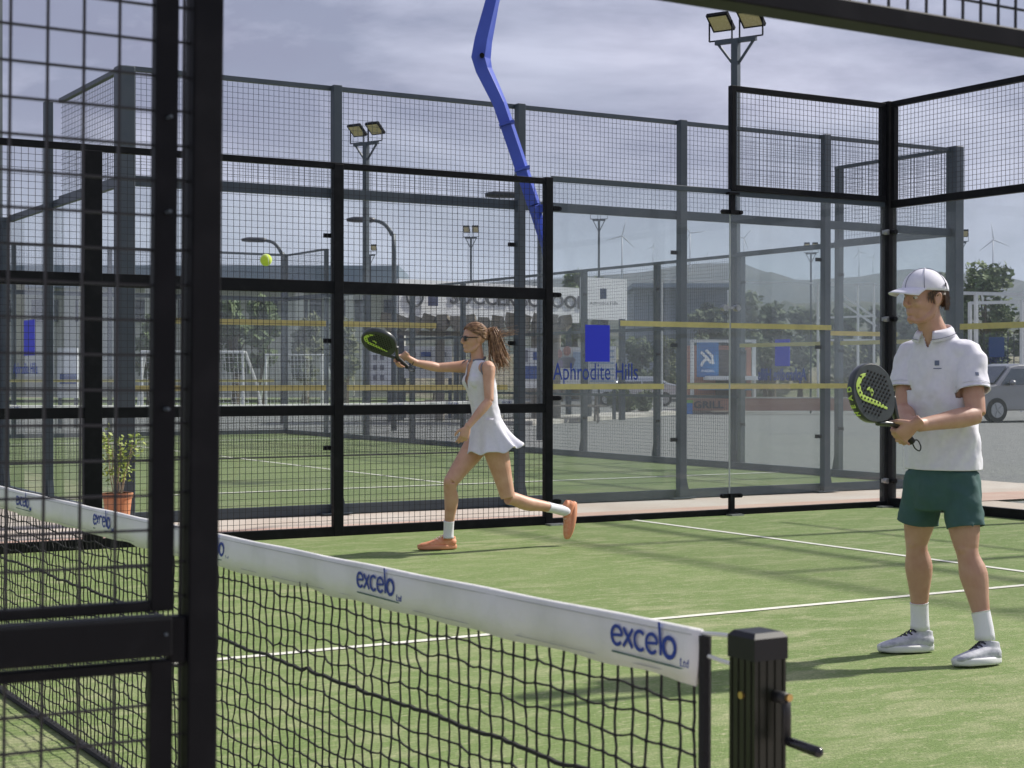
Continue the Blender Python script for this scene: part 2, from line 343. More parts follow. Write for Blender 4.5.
# brackets at the pane joint and the corner
for zz, nm in ((0, 1), (3.0, -1)):
    q = MB(); s = nm
    q.box((7.975, Yf-.05, zz+s*.0), (8.025, Yf-.012, zz+s*.20)); q.box((7.90, Yf-.035, zz+s*.16), (8.10, Yf-.010, zz+s*.20)); q.box((7.94, Yf-.07, zz), (8.06, Yf-.012, zz+s*.02))
    for xx in (7.90, 8.10): q.cyl((xx, Yf-.05, zz+s*.18), (xx, Yf-.008, zz+s*.18), .02, 10)
    obj('glass_clamp', q, BLACK, fs)
for xx, zz in ((7.93, 1.93), (8.08, 1.93)):
    q = MB(); q.cyl((xx, Yf-.03, zz), (xx, Yf+.02, zz), .03, 12); q.box((xx-.02, Yf-.02, zz-.012), (8.0, Yf-.008, zz+.012)); obj('glass_clamp', q, STEEL, fs)
for x, z in ((6.07, 2.75), (6.07, 2.0), (6.07, .2), (6.07, 1.1)):
    q = MB(); q.box((x-.03, Yf-.03, z-.02), (x+.03, Yf-.007, z+.02)); q.cyl((x+.035, Yf-.035, z), (x+.035, Yf-.005, z), .018, 8); obj('glass_clamp', q, BLACK, fs)
for a_, b_ in ((5.95, 6.14), (7.93, 8.07), (9.80, 9.94)): q = MB(); q.box((a_, 4.87, .0), (b_, 4.96, .014)); obj('foot_plate', q, STEEL, fs)
# upper mesh frame above the corner pane
q = MB(); z0, z1 = 3.022, 4.0
q.box((8.0, Yf-.03, z0), (8.05, Yf+.03, z1)); q.box((8.05, Yf-.03, z0), (9.93, Yf+.03, z0+.055)); q.box((8.05, Yf-.03, z1-.05), (9.93, Yf+.03, z1)); q.box((9.88, Yf-.028, z0+.055), (9.93, Yf+.028, z1-.05))
obj('upper_frame', q, BLACK, fs, bevel=.003)
q = MB(); grid(q, (8.05, Yf, 0), X_, 1.83, z0+.055, z1-.05, .05, .0030); obj('mesh_panel', q, WIREB, fs)

# ---- court 1, back wall (X = 10)
bw = thing('court_back_wall', 'glass back wall of the near court with black mesh frame on top, behind the standing man', 'wall', (10, 5, 0))
Xb = 10.0
q = MB(); q.box((9.945, 4.95, 0), (10.06, 5.07, 4.02)); obj('corner_post', q, BLACK, bw, bevel=.006)
for zz in (2.72, 1.86, .26):
    for dx, dy in ((-.075, -.03), (-.03, -.09)):
        q = MB(); c = Vector((10+dx, 5+dy, zz)); q.cyl(c-Vector((0, .04, 0)), c+Vector((0, .01, 0)), .026, 12); q.box(c-Vector((.03, -.0, .018)), c+Vector((.06, .02, .018))); obj('glass_clamp', q, [BLACK, STEEL][dx < -.05], bw)
ys = [4.945, 3, 1, -1, -3, -5]
for i in range(5):
    a, b = ys[i+1], ys[i]
    q = MB(); q.box((Xb-.006, a+.004, .09), (Xb+.006, b-.004, 2.96)); obj('glass_pane', q, GLASS, bw)
    q = MB(); q.box((Xb-.03, a, 3.962), (Xb+.03, b, 4.015)); q.box((Xb-.03, a, 2.962), (Xb+.03, b, 3.035)); q.box((Xb-.03, a, 3.035), (Xb+.03, a+.045, 3.962)); q.box((Xb-.029, b-.045, 3.035), (Xb+.029, b, 3.962)); obj('upper_frame', q, BLACK, bw, bevel=.003)
    q = MB(); grid(q, (Xb, b-.045, 0), -Y_, b-a-.09, 3.035, 3.962, .05, .0030); obj('mesh_panel', q, WIREB, bw)
    q = MB(); q.box((Xb-.0095, a+.01, 1.735), (Xb-.0065, b-(.9 if i == 0 else .01), 1.79)); obj('tape_strip', q, YTAPE, bw)
    if i < 4 and i > 0:
        q = MB(); q.box((Xb+.02, b-.05, 0), (Xb+.12, b+.05, 3.0)); obj('post', q, BLACK, bw, bevel=.005)
q = MB(); q.box((Xb-.03, -5, -.01), (Xb+.03, 4.945, .088)); obj('rail', q, BLACK, bw)

# ---- court 1, near fence (Y = -5.05) seen close
nf = thing('court_side_fence', 'near black mesh fence, gate post and overhead beam filling the left foreground', 'fence', (-.80, -5.05, 1.3))
Yn = -5.05
q = MB(); q.box((-.838, Yn-.018, 0), (-.798, Yn+.018, 4.0)); obj('gate_post', q, BLACK, nf, bevel=.003)
q = MB(); q.box((.93, Yn-.03, 0), (.99, Yn+.03, 4.0)); obj('gate_post', q, BLACK, nf, bevel=.003)
q = MB(); q.box((-.798, Yn-.03, 1.878), (.93, Yn+.03, 1.912)); obj('lintel', q, BLACK, nf, bevel=.003)
q = MB(); grid(q, (-.789, Yn, 0), X_, 1.719, 1.912, 3.96, .0425, .0038); obj('mesh_panel', q, WIREB, nf)
q = MB(); q.box((-.789, Yn-.028, 3.96), (.93, Yn+.028, 4.0)); obj('rail', q, BLACK, nf)
xr = -.855
for i, (z0, z1) in enumerate(((0.03, .93), (.992, 2.0), (2.03, 3.0), (3.03, 4.0))):
    for (xa, xb) in ((-2.85, xr), (-4.85, -2.9), (-6.85, -4.9)):
        q = MB(); fwid = .030; dd = .010
        q.box((xb-fwid, Yn-dd, z0), (xb, Yn+dd, z1)); q.box((xa, Yn-dd, z0), (xa+fwid, Yn+dd, z1)); q.box((xa+fwid, Yn-dd, z0), (xb-fwid, Yn+dd, z0+.014)); q.box((xa+fwid, Yn-dd, z1-.014), (xb-fwid, Yn+dd, z1)); obj('panel_frame', q, BLACK, nf, bevel=.002)
        q = MB(); grid(q, (xa+fwid, Yn, 0), X_, xb-xa-2*fwid, z0+.014, z1-.014, .0445, .0033); obj('mesh_panel', q, WIREB, nf)
q = MB()
for i in range(92): q.bar((-.855, Yn+.004, .03+i*.0445), (-.838, Yn+.004, .03+i*.0445), .0030)
q.bar((-.840, Yn+.006, .03), (-.848, Yn+.006, 4.0), .003)
obj('mesh_panel', q, WIREB, nf)
q = MB(); q.box((-6.85, Yn-.022, .936), (-.860, Yn+.022, .986)); q.box((-.860, Yn-.012, .925), (-.838, Yn+.012, .985)); obj('rail', q, BLACK, nf, bevel=.003)
for (xa, xb) in ((-2.9, -2.85), (-4.9, -4.85)):
    q = MB(); q.box((xa, Yn-.025, 0), (xb, Yn+.025, 4)); obj('post', q, BLACK, nf)
for z in (.965, 1.25, 1.5, 1.62):
    q = MB(); q.cyl((-.870, Yn-.026, z), (-.870, Yn-.008, z), .0022, 8); obj('rivet', q, GREY, nf)
nf.rotation_euler = (0, R(.55), 0)

# ================================================================== court 2 enclosure (slate blue)
def post2(parent, c, out_, zt, w_=.086, dp=.08, gusset=True):
    """c on the wall line, out_ = outward unit vector"""
    c = Vector(c); out_ = Vector(out_); t = Z_.cross(out_); q = MB()
    q.obox(c+out_*(dp/2+.02)+Z_*zt/2, t, out_, Z_, w_, dp, zt)
    p = obj('post', q, GREY, parent, bevel=.004)
    if gusset:
        q = MB(); a = c+out_*.02+t*(w_/2)
        q.prism([a+Z_*.0-t*.01, a+t*.10, a+t*.05+Z_*.05, a+Z_*.30-t*.01], out_*.06); q.obox(c+out_*.06+Z_*.006, t, out_, Z_, w_+.22, .14, .012); obj('foot_bracket', q, GREY, p)
        for z in (.62, 1.62, 2.6):
            q = MB(); q.obox(c-t*(w_/2+.03)+out_*.03+Z_*z, t, out_, Z_, .08, .03, .04); obj('clamp', q, BLACK, p)
    return p
def wall2(root, A, d, out_, n, kinds, ends=(True, True)):
    """A start, d direction, n 2 m bays; kind 'G4' glass 3 m + mesh 1 m, 'M3' mesh 3 m, 'G3' glass with 3 m top"""
    A = Vector(A); d = Vector(d); out_ = Vector(out_)
    for i in range(n):
        a = A+d*(2*i); k = kinds[i]; zt = 4.0 if k == 'G4' else 3.0
        def rl(z0, z1, dp=.05, nm='rail'): q = MB(); q.obox(a+d*1.0+Z_*(z0+z1)/2+out_*.0, d, out_, Z_, 1.996, dp, z1-z0); obj(nm, q, GREY, root)
        rl(0, .09)
        if k == 'G4':
            rl(2.955, 3.045); rl(3.96, 4.0); q = MB(); grid(q, a, d, 2.0, 3.045, 3.96, .05, .0030); obj('mesh_panel', q, WIREG, root)
            q = MB(); q.obox(a+d*1.0+Z_*1.52, d, out_, Z_, 1.985, .012, 2.865); obj('glass_pane', q, GLASS, root)
        elif k == 'G3':
            rl(2.955, 3.02); q = MB(); q.obox(a+d*1.0+Z_*1.52, d, out_, Z_, 1.985, .012, 2.865); obj('glass_pane', q, GLASS, root)
        elif k == 'M3':
            rl(2.96, 3.0); rl(1.97, 2.02, .03); rl(.98, 1.02, .03); q = MB(); grid(q, a, d, 2.0, .09, 2.96, .05, .0030); obj('mesh_panel', q, WIREG, root)
w1 = thing('glass_court_wall', 'slate blue framed glass end wall of the second court, behind the black side fence', 'wall', (C2X, C2Y, 0))
wall2(w1, (C2X, C2Y, 0), X_, -Y_, 5, ['G4']*5)
for i in (1, 2, 3, 4): post2(w1, (C2X+2*i, C2Y, 0), -Y_, 4.0)
q = MB(); q.box((C2X-.09, C2Y-.13, 0), (C2X+.06, C2Y+.02, 3.98)); obj('corner_post', q, GREY, w1, bevel=.01)
q = MB(); q.box((C2X+9.98, C2Y-.10, 0), (C2X+10.12, C2Y+.06, 4.02)); obj('corner_post', q, GREY, w1, bevel=.01)
def tp(root, a, b, z, h=.05):
    a = Vector(a); b = Vector(b); d = (b-a).normalized(); q = MB(); q.obox((a+b)/2+Z_*z, d, d.cross(Z_), Z_, (b-a).length, .017, h); obj('tape_strip', q, YTAPE, root)
tp(w1, (3.3, C2Y, 0), (4.78, C2Y, 0), 1.78); tp(w1, (4.95, C2Y, 0), (5.95, C2Y, 0), 1.78); tp(w1, (2.95, C2Y, 0), (4.78, C2Y, 0), 1.18); tp(w1, (5.0, C2Y, 0), (6.75, C2Y, 0), 1.18); tp(w1, (8.98, C2Y, 0), (10.78, C2Y, 0), 1.18); tp(w1, (10.98, C2Y, 0), (12.0, C2Y, 0), 1.78)
w3 = thing('court_side_fence', 'slate blue right side fence of the second court, stepping down away from us', 'fence', (C2X+10, C2Y, 0))
wall2(w3, (C2X+10, C2Y, 0), Y_, X_, 10, ['G4']+['G3']+['M3']*6+['G3', 'G4'])
for i in range(1, 10): post2(w3, (C2X+10, C2Y+2*i, 0), X_, 4.0 if i in (1, 9) else 3.0, gusset=i < 6)
for o in [c for c in w3.children if c.name.startswith(('mesh_panel', 'glass_pane', 'rail'))]: pass
tp(w3, (C2X+10, C2Y+2.05, 0), (C2X+10, C2Y+3.95, 0), 1.72); tp(w3, (C2X+10, C2Y+.1, 0), (C2X+10, C2Y+1.9, 0), 1.72); tp(w3, (C2X+10, C2Y+2.05, 0), (C2X+10, C2Y+5.3, 0), 1.17)
q = MB(); q.box((C2X+9.992, 9.86, 1.43), (C2X+10.009, 10.15, 1.79)); obj('blue_square_decal', q, BLUEV, w3)
place_text('lettering', textmesh('Aphrodite Hills', .22, width=1.0, bold=.006), BLUET, (C2X+9.985, 10.0, 1.31), -Y_, w3, mirror=True)
w4 = thing('court_side_fence', 'slate blue left side fence of the second court, behind the left mesh', 'fence', (C2X, C2Y, 0))
wall2(w4, (C2X, C2Y, 0), Y_, -X_, 10, ['G4']+['G3']+['M3']*6+['G3', 'G4'])
for i in range(1, 10): post2(w4, (C2X, C2Y+2*i+(.25 if i == 1 else 0), 0), -X_, 4.0 if i in (1, 9) else 3.0, gusset=i < 6)
q = MB(); q.box((C2X-.009, 9.95, 1.50), (C2X+.009, 10.35, 1.87)); obj('blue_square_decal', q, BLUEV, w4)
place_text('lettering', textmesh('Aphrodite Hills', .17, width=.98), BLUET, (C2X-.012, 10.3, 1.36), -Y_, w4)
w5 = thing('glass_court_wall', 'slate blue framed far end wall of the second court, small beyond its net', 'wall', (C2X, C2Y+20, 0))
wall2(w5, (C2X, C2Y+20, 0), X_, Y_, 5, ['G4']*5)
for i in (0, 1, 2, 3, 4, 5): post2(w5, (C2X+2*i, C2Y+20, 0), Y_, 4.0, gusset=False)
tp(w5, (C2X+.3, C2Y+20, 0), (C2X+9.7, C2Y+20, 0), 1.18)

# ================================================================== nets
NETTOP = lambda y: .884-.042*(1-(y/5.0)**2)
CLOTH = mat('white_net_band', (.82, .82, .79), .75, noise=(7, (.70, .71, .66), .45, .75), bump=(28, .5, .006))
def band_mesh(name, parent, ln=4.95):
    q = MB(); n = 240; ys = [-ln+2*ln*i/n for i in range(n+1)]
    prof = [(-.008, -.090), (-.007, -.05), (-.0055, -.006), (0, 0), (.0055, -.006), (.007, -.05), (.008, -.090), (.005, -.090), (.003, -.05), (0, -.006), (-.003, -.05), (-.005, -.090)]
    V = []
    ph = 0
    for i, y in enumerate(ys):
        wv = .004*math.sin(y*9.1+1.2*math.sin(y*3))+.0022*math.sin(y*31)+.003*math.sin(y*17+2)
        zt = NETTOP(y)+.0008*math.sin(y*13)
        for (x, z) in prof:
            f = -z/.09
            V.append((x+wv*f*.9, y, zt+z+.0022*f*math.sin(y*22+.6)))
    m = len(prof); F = [(i*m+j, i*m+(j+1) % m, (i+1)*m+(j+1) % m, (i+1)*m+j) for i in range(n) for j in range(m)]
    F += [tuple(range(m)), tuple(n*m+j for j in range(m-1, -1, -1))]
    q.add(V, F); return obj(name, q, CLOTH, parent, smooth=True, local=True)
def word(parent, y0, zc, h=.035, xo=-.0105):
    q = MB(); x = 0
    def st(pts, w_=.0036): q.tube([Vector((xo, y0-(x+a)*h, zc+b*h)) for a, b in pts], [(.0008, w_)]*len(pts), ref=X_, n=6)
    def arc(a0, a1, cx_=.5, r_=.46, n=18): return [(cx_+r_*math.cos(R(a0+(a1-a0)*i/n)), r_*math.sin(R(a0+(a1-a0)*i/n))) for i in range(n+1)]
    for ch_ in 'excelo':
        if ch_ == 'e': st(arc(8, 318)); st([(.05, -.03), (.95, .06)], .0030); x += 1.07
        elif ch_ == 'x': st([(.02, .46), (.78, -.46)]); st([(.80, .46), (.0, -.46)]); x += .92
        elif ch_ == 'c': st(arc(48, 312)); x += .98
        elif ch_ == 'l': st([(.16, -.46), (.14, .2), (.02, 1.12)]); x += .34
        else: st(arc(0, 360, r_=.47), .0044); x += 1.05
    return obj('excelo_lettering', q, BLUET, parent, local=True)
def make_net(label):
    t = thing('padel_net', label, 'net', (0, 0, 0))
    band = band_mesh('top_band', t)
    for k in range(10):
        y = -4.80+1.035*k; zc = NETTOP(y)-.043
        for sgn in (-1,):
            word(band, y+.098, zc+.004)
            me = textmesh('Ltd', .019, bold=0, extrude=.0008); me.transform(Matrix.Translation((-.0105, y-.116, zc-.016)) @ Matrix.Rotation(R(-90), 4, 'Z')); obj('excelo_lettering', me, BLUET, band, local=True)
            q = MB(); q.box((-.0112, y-.118, zc-.0265), (-.0100, y+.095, zc-.0240)); obj('underline', q, mat('dark_green_print', (.02, .10, .08), .7), band, local=True)
    for zz in (-.012, -.080):
        q = MB(); q.tube([(-.0062-.0018*(-zz/.09), -4.93+9.86*i/120, NETTOP(-4.93+9.86*i/120)+zz) for i in range(121)], .0007, n=4); obj('stitching', q, mat('stitch_thread', (.45, .46, .42), .8), band, local=True)
    q = MB(); sp = .0445; ny = int(9.86/sp); nz = 18
    P = {}
    for i in range(ny+1):
        for j in range(nz+1):
            y = -4.93+9.86*i/ny; zt = NETTOP(y)-.078
            f = j/nz; z = zt*(1-f)+.012*f
            if 0 < j < nz: z += random.gauss(0, .0026)-.004*math.sin(i*.9+j)*.6
            P[i, j] = Vector((.004*math.sin(y*6+f*3)*f+random.gauss(0, .0015), y+(random.gauss(0, .0028) if 0 < i < ny else 0)+.012*math.sin(y*2.3+f*4)*f*(1-f)*2, z))
    def cord(a, b, r):
        m_ = (a+b)/2+Vector((random.gauss(0, .001), random.gauss(0, .001), random.gauss(0, .001)-.0012))
        q.bar(a, m_, r*1.7, r*1.7); q.bar(m_, b, r*1.7, r*1.7)
    for i in range(ny+1):
        for j in range(nz+1):
            thick = (j == 5)
            if i < ny and j > 0: cord(P[i, j], P[i+1, j], .0042 if thick else .0020)
            if j < nz: cord(P[i, j], P[i, j+1], .0020)
            if 0 < j < nz: q.ell(P[i, j], X_, Y_, Z_, .0040, .0046, .0046, 5, 4)
    obj('cord_netting', q, mat('black_net_cord', (.012, .012, .012), .8), t, local=True)
    q = MB(); q.tube([(0.0, -4.96, 0), (0, -4.955, .4), (.0, -4.957, .872)], [(.011, .010)]*3, ref=Y_, n=8); q.tube([(0.0, 4.96, 0), (0, 4.957, .872)], [(.011, .010)]*2, ref=Y_, n=8)
    obj('side_tape', q, mat('black_webbing', (.014, .014, .015), .85, bump=(90, .8, .004)), t, local=True)
    q = MB(); q.tube([(0, y, .012) for y in (-4.9, -2, 0, 2, 4.9)], [(.012, .018)]*5, n=8); obj('bottom_tape', q, mat('black_webbing', (.02, .02, .02), .85), t, local=True)
    return t
net = make_net('padel net with white excelo band and sagging black cords in the foreground'); net.location = (.07, 0, 0)
for sy in (-1, 1):
    mb = MB(); s = sy
    mb.tube([(.07, s*4.945, .875), (.07, s*5.0, .880), (.07, s*5.06, .883)], .0035, n=6); obj('tension_cord', mb, WHITEM, net, local=True); mb = MB()
    mb.tube([(.07, s*4.95, .842), (.07, s*5.0, .838), (.07, s*5.06, .836)], .0035, n=6); obj('tension_cord', mb, WHITEM, net, local=True)
for o in net.children:
    if o.name.startswith('tension_cord'): o.location = (-.07, 0, 0)
net2 = copy_tree(net); net2.location = (C2X+5, C2Y+10.0, 0); net2.rotation_euler = (0, 0, R(90)); net2['label'] = 'distant padel net across the middle of the second court, only its white band stands out'
net['group'] = net2['group'] = 'padel nets'

def net_post(x, y, sgn, label):
    t = thing('net_post', label, 'post', (x, y, 0), 'net posts')
    q = MB(); h = .062; n = 4; zt = .856
    # fluted square tube
    pts = []
    def side(ax, ay, bx, by):
        for i in range(n):
            for f, dpt in ((.0, 0), (.32, 0), (.36, .002), (.64, .002), (.68, 0)):
                u = (i+f)/n; pts.append((ax+(bx-ax)*u, ay+(by-ay)*u, dpt))
    cs = [(-h/2, -h/2), (h/2, -h/2), (h/2, h/2), (-h/2, h/2)]; poly = []
    for k in range(4):
        a, b = cs[k], cs[(k+1) % 4]; nx, ny_ = -(b[1]-a[1])/h, (b[0]-a[0])/h
        pts = []; side(*a, *b)
        for (px_, py_, dd) in pts: poly.append(Vector((px_+nx*dd*1, py_+ny_*dd, 0)))
    q.prism([p for p in poly], (0, 0, zt)); obj('fluted_tube', q, mat('post_black_anodised', (.010, .012, .007), .35, metal=.2, noise=(20, (.018, .020, .013), .4, .8)), t, local=True)
    q = MB(); g = h/2+.002; q.box((-g, -g, zt), (g, g, zt+.034)); q.prism([(-g, -g, zt+.034), (g, -g, zt+.034), (g, g, zt+.034), (-g, g, zt+.034)], (0, 0, .0))
    q.add([(-g, -g, zt+.034), (g, -g, zt+.034), (g, g, zt+.034), (-g, g, zt+.034), (-g*.8, -g*.8, zt+.042), (g*.8, -g*.8, zt+.042), (g*.8, g*.8, zt+.042), (-g*.8, g*.8, zt+.042)], [(0, 1, 5, 4), (1, 2, 6, 5), (2, 3, 7, 6), (3, 0, 4, 7), (4, 5, 6, 7)])
    obj('cap', q, mat('black_plastic', (.009, .01, .012), .4, spec=.3), t, local=True)
    q = MB(); q.cyl((-h/2-.003, .0, .80), (-h/2+.001, 0, .80), .0058, 14); GOLD = mat('brass_bolt', (.62, .42, .16), .3, .9); obj('brass_bolt', q, GOLD, t, local=True)
    s = sgn; q = MB(); q.cyl((.010, s*h/2, .80), (.010, s*(h/2+.025), .80), .0095, 14); q.tube([(.012, s*(h/2+.022), .806), (.014, s*(h/2+.022), .775), (.012, s*(h/2+.024), .729)], [(.009, .004), (.0085, .004), (.009, .004)], ref=X_, n=10)
    c_ = obj('crank', q, RUB, t, local=True, smooth=True)
    q = MB(); q.tube([(.012, s*(h/2+.018), .736), (.012, s*(h/2+.03), .735), (.012, s*(h/2+.098), .732), (.012, s*(h/2+.104), .732)], [.0055, .0075, .0085, .0035], n=12); obj('crank_handle', q, mat('black_gloss', (.015, .015, .017), .2), c_, local=True, smooth=True)
    q = MB(); q.cyl((.012, s*(h/2+.026), .802), (.012, s*(h/2+.032), .802), .0058, 14); obj('brass_bolt', q, GOLD, c_, local=True)
    return t
net_post(.074, -5.085, -1, 'black fluted net post with crank handle at the near end of the net')
# ball
q = MB(); pb = at(266, 260, 9.0); q.ell(pb, X_, Y_, Z_, .0335, .0335, .0335, 24, 16)
seam = []
for i in range(41):
    t = 2*math.pi*i/40; a = .44; v = Vector((math.cos(t)+a*math.cos(3*t)*.6, math.sin(t)-a*math.sin(3*t)*.6, 1.1*math.sin(2*t))).normalized(); seam.append(pb+v*.0332)
q.tube(seam, .0012, n=5, k=1)
BALL = mat('ball_felt', (.62, .78, .06), .9, noise=(200, (.5, .66, .04), .3, .7), sheen=.5)
tag(obj('padel_ball', q, [BALL, SIGNW], None, smooth=True, loc=pb), 'bright yellow green ball in the air at the left', 'ball')

# ================================================================== potted plant
pp = Vector(at(117.5, 500, 13.75)); pp.z = -.008
pt = thing('potted_plant', 'leafy plant with thin pale stems in a terracotta pot between the two courts', 'plant', pp)
q = MB(); q.tube([pp, pp+Z_*.02, pp+Z_*.27, pp+Z_*.275, pp+Z_*.315, pp+Z_*.315, pp+Z_*.27], [.085, .09, .118, .128, .13, .115, .11], n=28, cap=True); obj('pot', q, TERRA, pt)
q = MB(); qs = MB()
for s_ in range(9):
    a = random.uniform(0, 6.28); p = pp+Z_*.28+Vector((math.cos(a), math.sin(a), 0))*.03; pts = [p]; dr = Vector((math.cos(a)*.25, math.sin(a)*.25, 1))
    for k in range(5): p = p+dr.normalized()*random.uniform(.07, .13); dr = dr+Vector((random.gauss(0, .12), random.gauss(0, .12), 0)); pts.append(p.copy())
    qs.tube(pts, [.006, .005, .0045, .004, .003, .002], n=5)
    for k in range(2, 6):
        for _ in range(9):
            c = pts[k]+Vector((random.gauss(0, .03), random.gauss(0, .03), random.gauss(0, .03))); d = Vector((random.gauss(0, 1), random.gauss(0, 1), random.gauss(.2, .6))).normalized(); sd_ = d.orthogonal().normalized(); l = random.uniform(.03, .06)
            q.add([c, c+d*l*.5+sd_*l*.28, c+d*l, c+d*l*.5-sd_*l*.28], [(0, 1, 2, 3)])
obj('stems', qs, mat('pale_stem', (.42, .34, .24), .8), pt); obj('leaves', q, mat('yellow_green_leaf', (.18, .26, .03), .6, noise=(12, (.30, .36, .05), .4, .6)), pt)

# ================================================================== blue bent pole
bpD = 14.95
P = [at(558, 305, bpD+.1), at(545, 248, bpD), at(534, 205, bpD), at(500, 104, bpD), at(481, 58, bpD), at(492, 3, bpD), at(506, -60, bpD), at(520, -130, bpD)]
foot = at(546.5, 384, bpD+.45); foot.z = 0
t = thing('bent_blue_arm', 'tall bright blue bent steel arm leaning over the fence beside the post', 'steel arm', foot)
q = MB(); hw = .062
q.bar(foot, Vector((foot.x, foot.y, at(548, 262, bpD).z)), .045, .045); P[0] = at(547, 268, bpD+.4); P[1] = at(544.5, 246, bpD+.1)
q.tube([P[0], P[1], P[2]], [(.025, .05), (.035, .06), (.06, .06)], ref=cr, n=4, pw=2)
q.tube([P[2], P[3], at(484, 70, bpD), P[4], at(483.5, 40, bpD), P[5], P[6], P[7]], [(.075, .065), (.08, .065), (.095, .065), (.105, .065), (.095, .065), (.075, .065), (.07, .06), (.06, .06)], ref=(cr+fw*.6).normalized(), n=4)
obj('box_tube', q, BLUEP, t, bevel=.004)
q = MB(); q.bar(at(536, 209, bpD-.0), at(550, 208, bpD+.0), .05, .07); q.bar(at(546, 208, bpD), at(547, 250, bpD), .03, .04); obj('hinge_bracket', q, BLUEP, t)
for f_ in (.35, .8):
    q = MB(); c = P[2].lerp(P[3], f_); q.bar(c-(P[3]-P[2]).normalized()*.01, c+(P[3]-P[2]).normalized()*.01, .17, .145); obj('weld_flange', q, BLUEP, t)
q = MB(); c = at(482, 55, bpD-.09); q.cyl(c, c+fw*.05, .022, 12); obj('pivot_bolt', q, BLACK, t)

# ================================================================== floodlights
def flood_proto(label, h=6.0, two=True, lens=LEDM):
    t = thing('floodlight_pole', label, 'floodlight', (0, 0, 0), 'court floodlights')
    q = MB(); q.box((-.05, -.05, 0), (.05, .05, h-.25)); q.box((-.32, -.03, h-.29), (.32, .03, h-.23)); q.bar((-.28, 0, h-.28), (0, 0, h-.62), .03); q.bar((.28, 0, h-.28), (0, 0, h-.62), .03); obj('pole', q, GREY, t, local=True)
    for s_ in (-1, 1):
        # lamp faces +x local -> tilt down
        c = Vector((s_*.24, 0, h+.02)); az = Vector((0, -.62, -.78)).normalized(); ax = X_.copy(); ay = az.cross(ax)
        q = MB(); q.obox(c, ax, ay, az, .34, .30, .05)
        for k in range(5): q.obox(c-az*.035+ax*(-.12+.06*k), ax, ay, az, .012, .24, .03)
        hd = obj('lamp_head', q, BLACK, t, local=True)
        q = MB(); q.obox(c+az*.027, ax, ay, az, .28, .24, .006); obj('lens', q, lens, hd, local=True)
        q = MB()
        for u in (-1, 1): q.bar(c+ax*(u*.18), c+ax*(u*.18)+Vector((0, .0, -.25)), .018)
        q.bar(c+ax*.18+Vector((0, 0, -.25)), c-ax*.18+Vector((0, 0, -.25)), .018)
        obj('yoke', q, BLACK, hd, local=True)
    return t
fp = flood_proto('tallest grey floodlight pole with two lamps, rising behind the upper mesh frame')
fp.location = (C2X+10.13, C2Y+4.22, 0); fp.rotation_euler = (0, 0, R(-66)); fp.scale = (1, 1, 1.05)
c = copy_tree(fp); c.location = (C2X+10.13, C2Y+16.2, 0); c['label'] = 'grey pole with two lit-looking pale lamps above the mesh left of the blue arm'; c['label'] = 'grey floodlight pole with two pale lamps, second biggest, standing left of the blue arm'
c = copy_tree(fp); c.location = (C2X-.13, C2Y+4.1, 0); c['label'] = 'grey floodlight pole cut by the left edge of the photo, its lamps out of view'
for px, py, D, hh, lb in ((471, 225, 51, 6, 'slim far floodlight between the hooked lamp and the blue arm'), (599, 206, 53, 6, 'thin far floodlight pole rising over the white emblem sign'), (811, 242, 57, 6, 'small far floodlight seen through glass between two slate posts, right of centre'), (960, 229, 40, 5, 'far floodlight with a dark head beside the green tree behind the man'), (370, 244, 58, 6, 'faint far floodlight just right of the bigger twin lamp pole')):
    c = copy_tree(fp); g_ = at(px, py, D); c.location = (g_.x, g_.y, 0); c.rotation_euler = (0, 0, R(-40)); s_ = g_.z/6.15; c.scale = (s_*.6, s_*.6, s_); c['label'] = lb
# hooked street lamps
def street_proto():
    t = thing('street_lamp', 'x', 'street lamp', (0, 0, 0), 'hooked street lamps')
    q = MB(); H = 5.0; q.tube([(0, 0, 0), (0, 0, H-.75), (-.05, 0, H-.35), (-.25, 0, H-.08), (-.55, 0, H)], [.07, .055, .05, .045, .04], n=10, sub=3); obj('pole', q, GREY, t, local=True, smooth=True)
    q = MB(); q.tube([(-.45, 0, H), (-.55, 0, H), (-.95, 0, H+.01), (-1.12, 0, H-.0)], [(.07, .05), (.12, .07), (.14, .07), (.08, .04)], ref=Y_, n=12); obj('lamp_head', q, DARK, t, local=True, smooth=True)
    return t
sp_ = street_proto()
for i, (px, py, D, lb) in enumerate(((283, 240, 44, 'hooked street lamp farthest left, its head just above the ball'), (394, 220, 38.6, 'hooked street lamp standing right of the twin floodlight pole'), (540, 195, 33, 'hooked street lamp whose pole hides behind the blue arm and black post'))):
    c = sp_ if i == 0 else copy_tree(sp_); g_ = at(px, py, D); c.location = (g_.x, g_.y, 0); s_ = g_.z/5.0; c.scale = (s_, s_, s_); c.rotation_euler = (0, 0, -YAW); c['label'] = lb
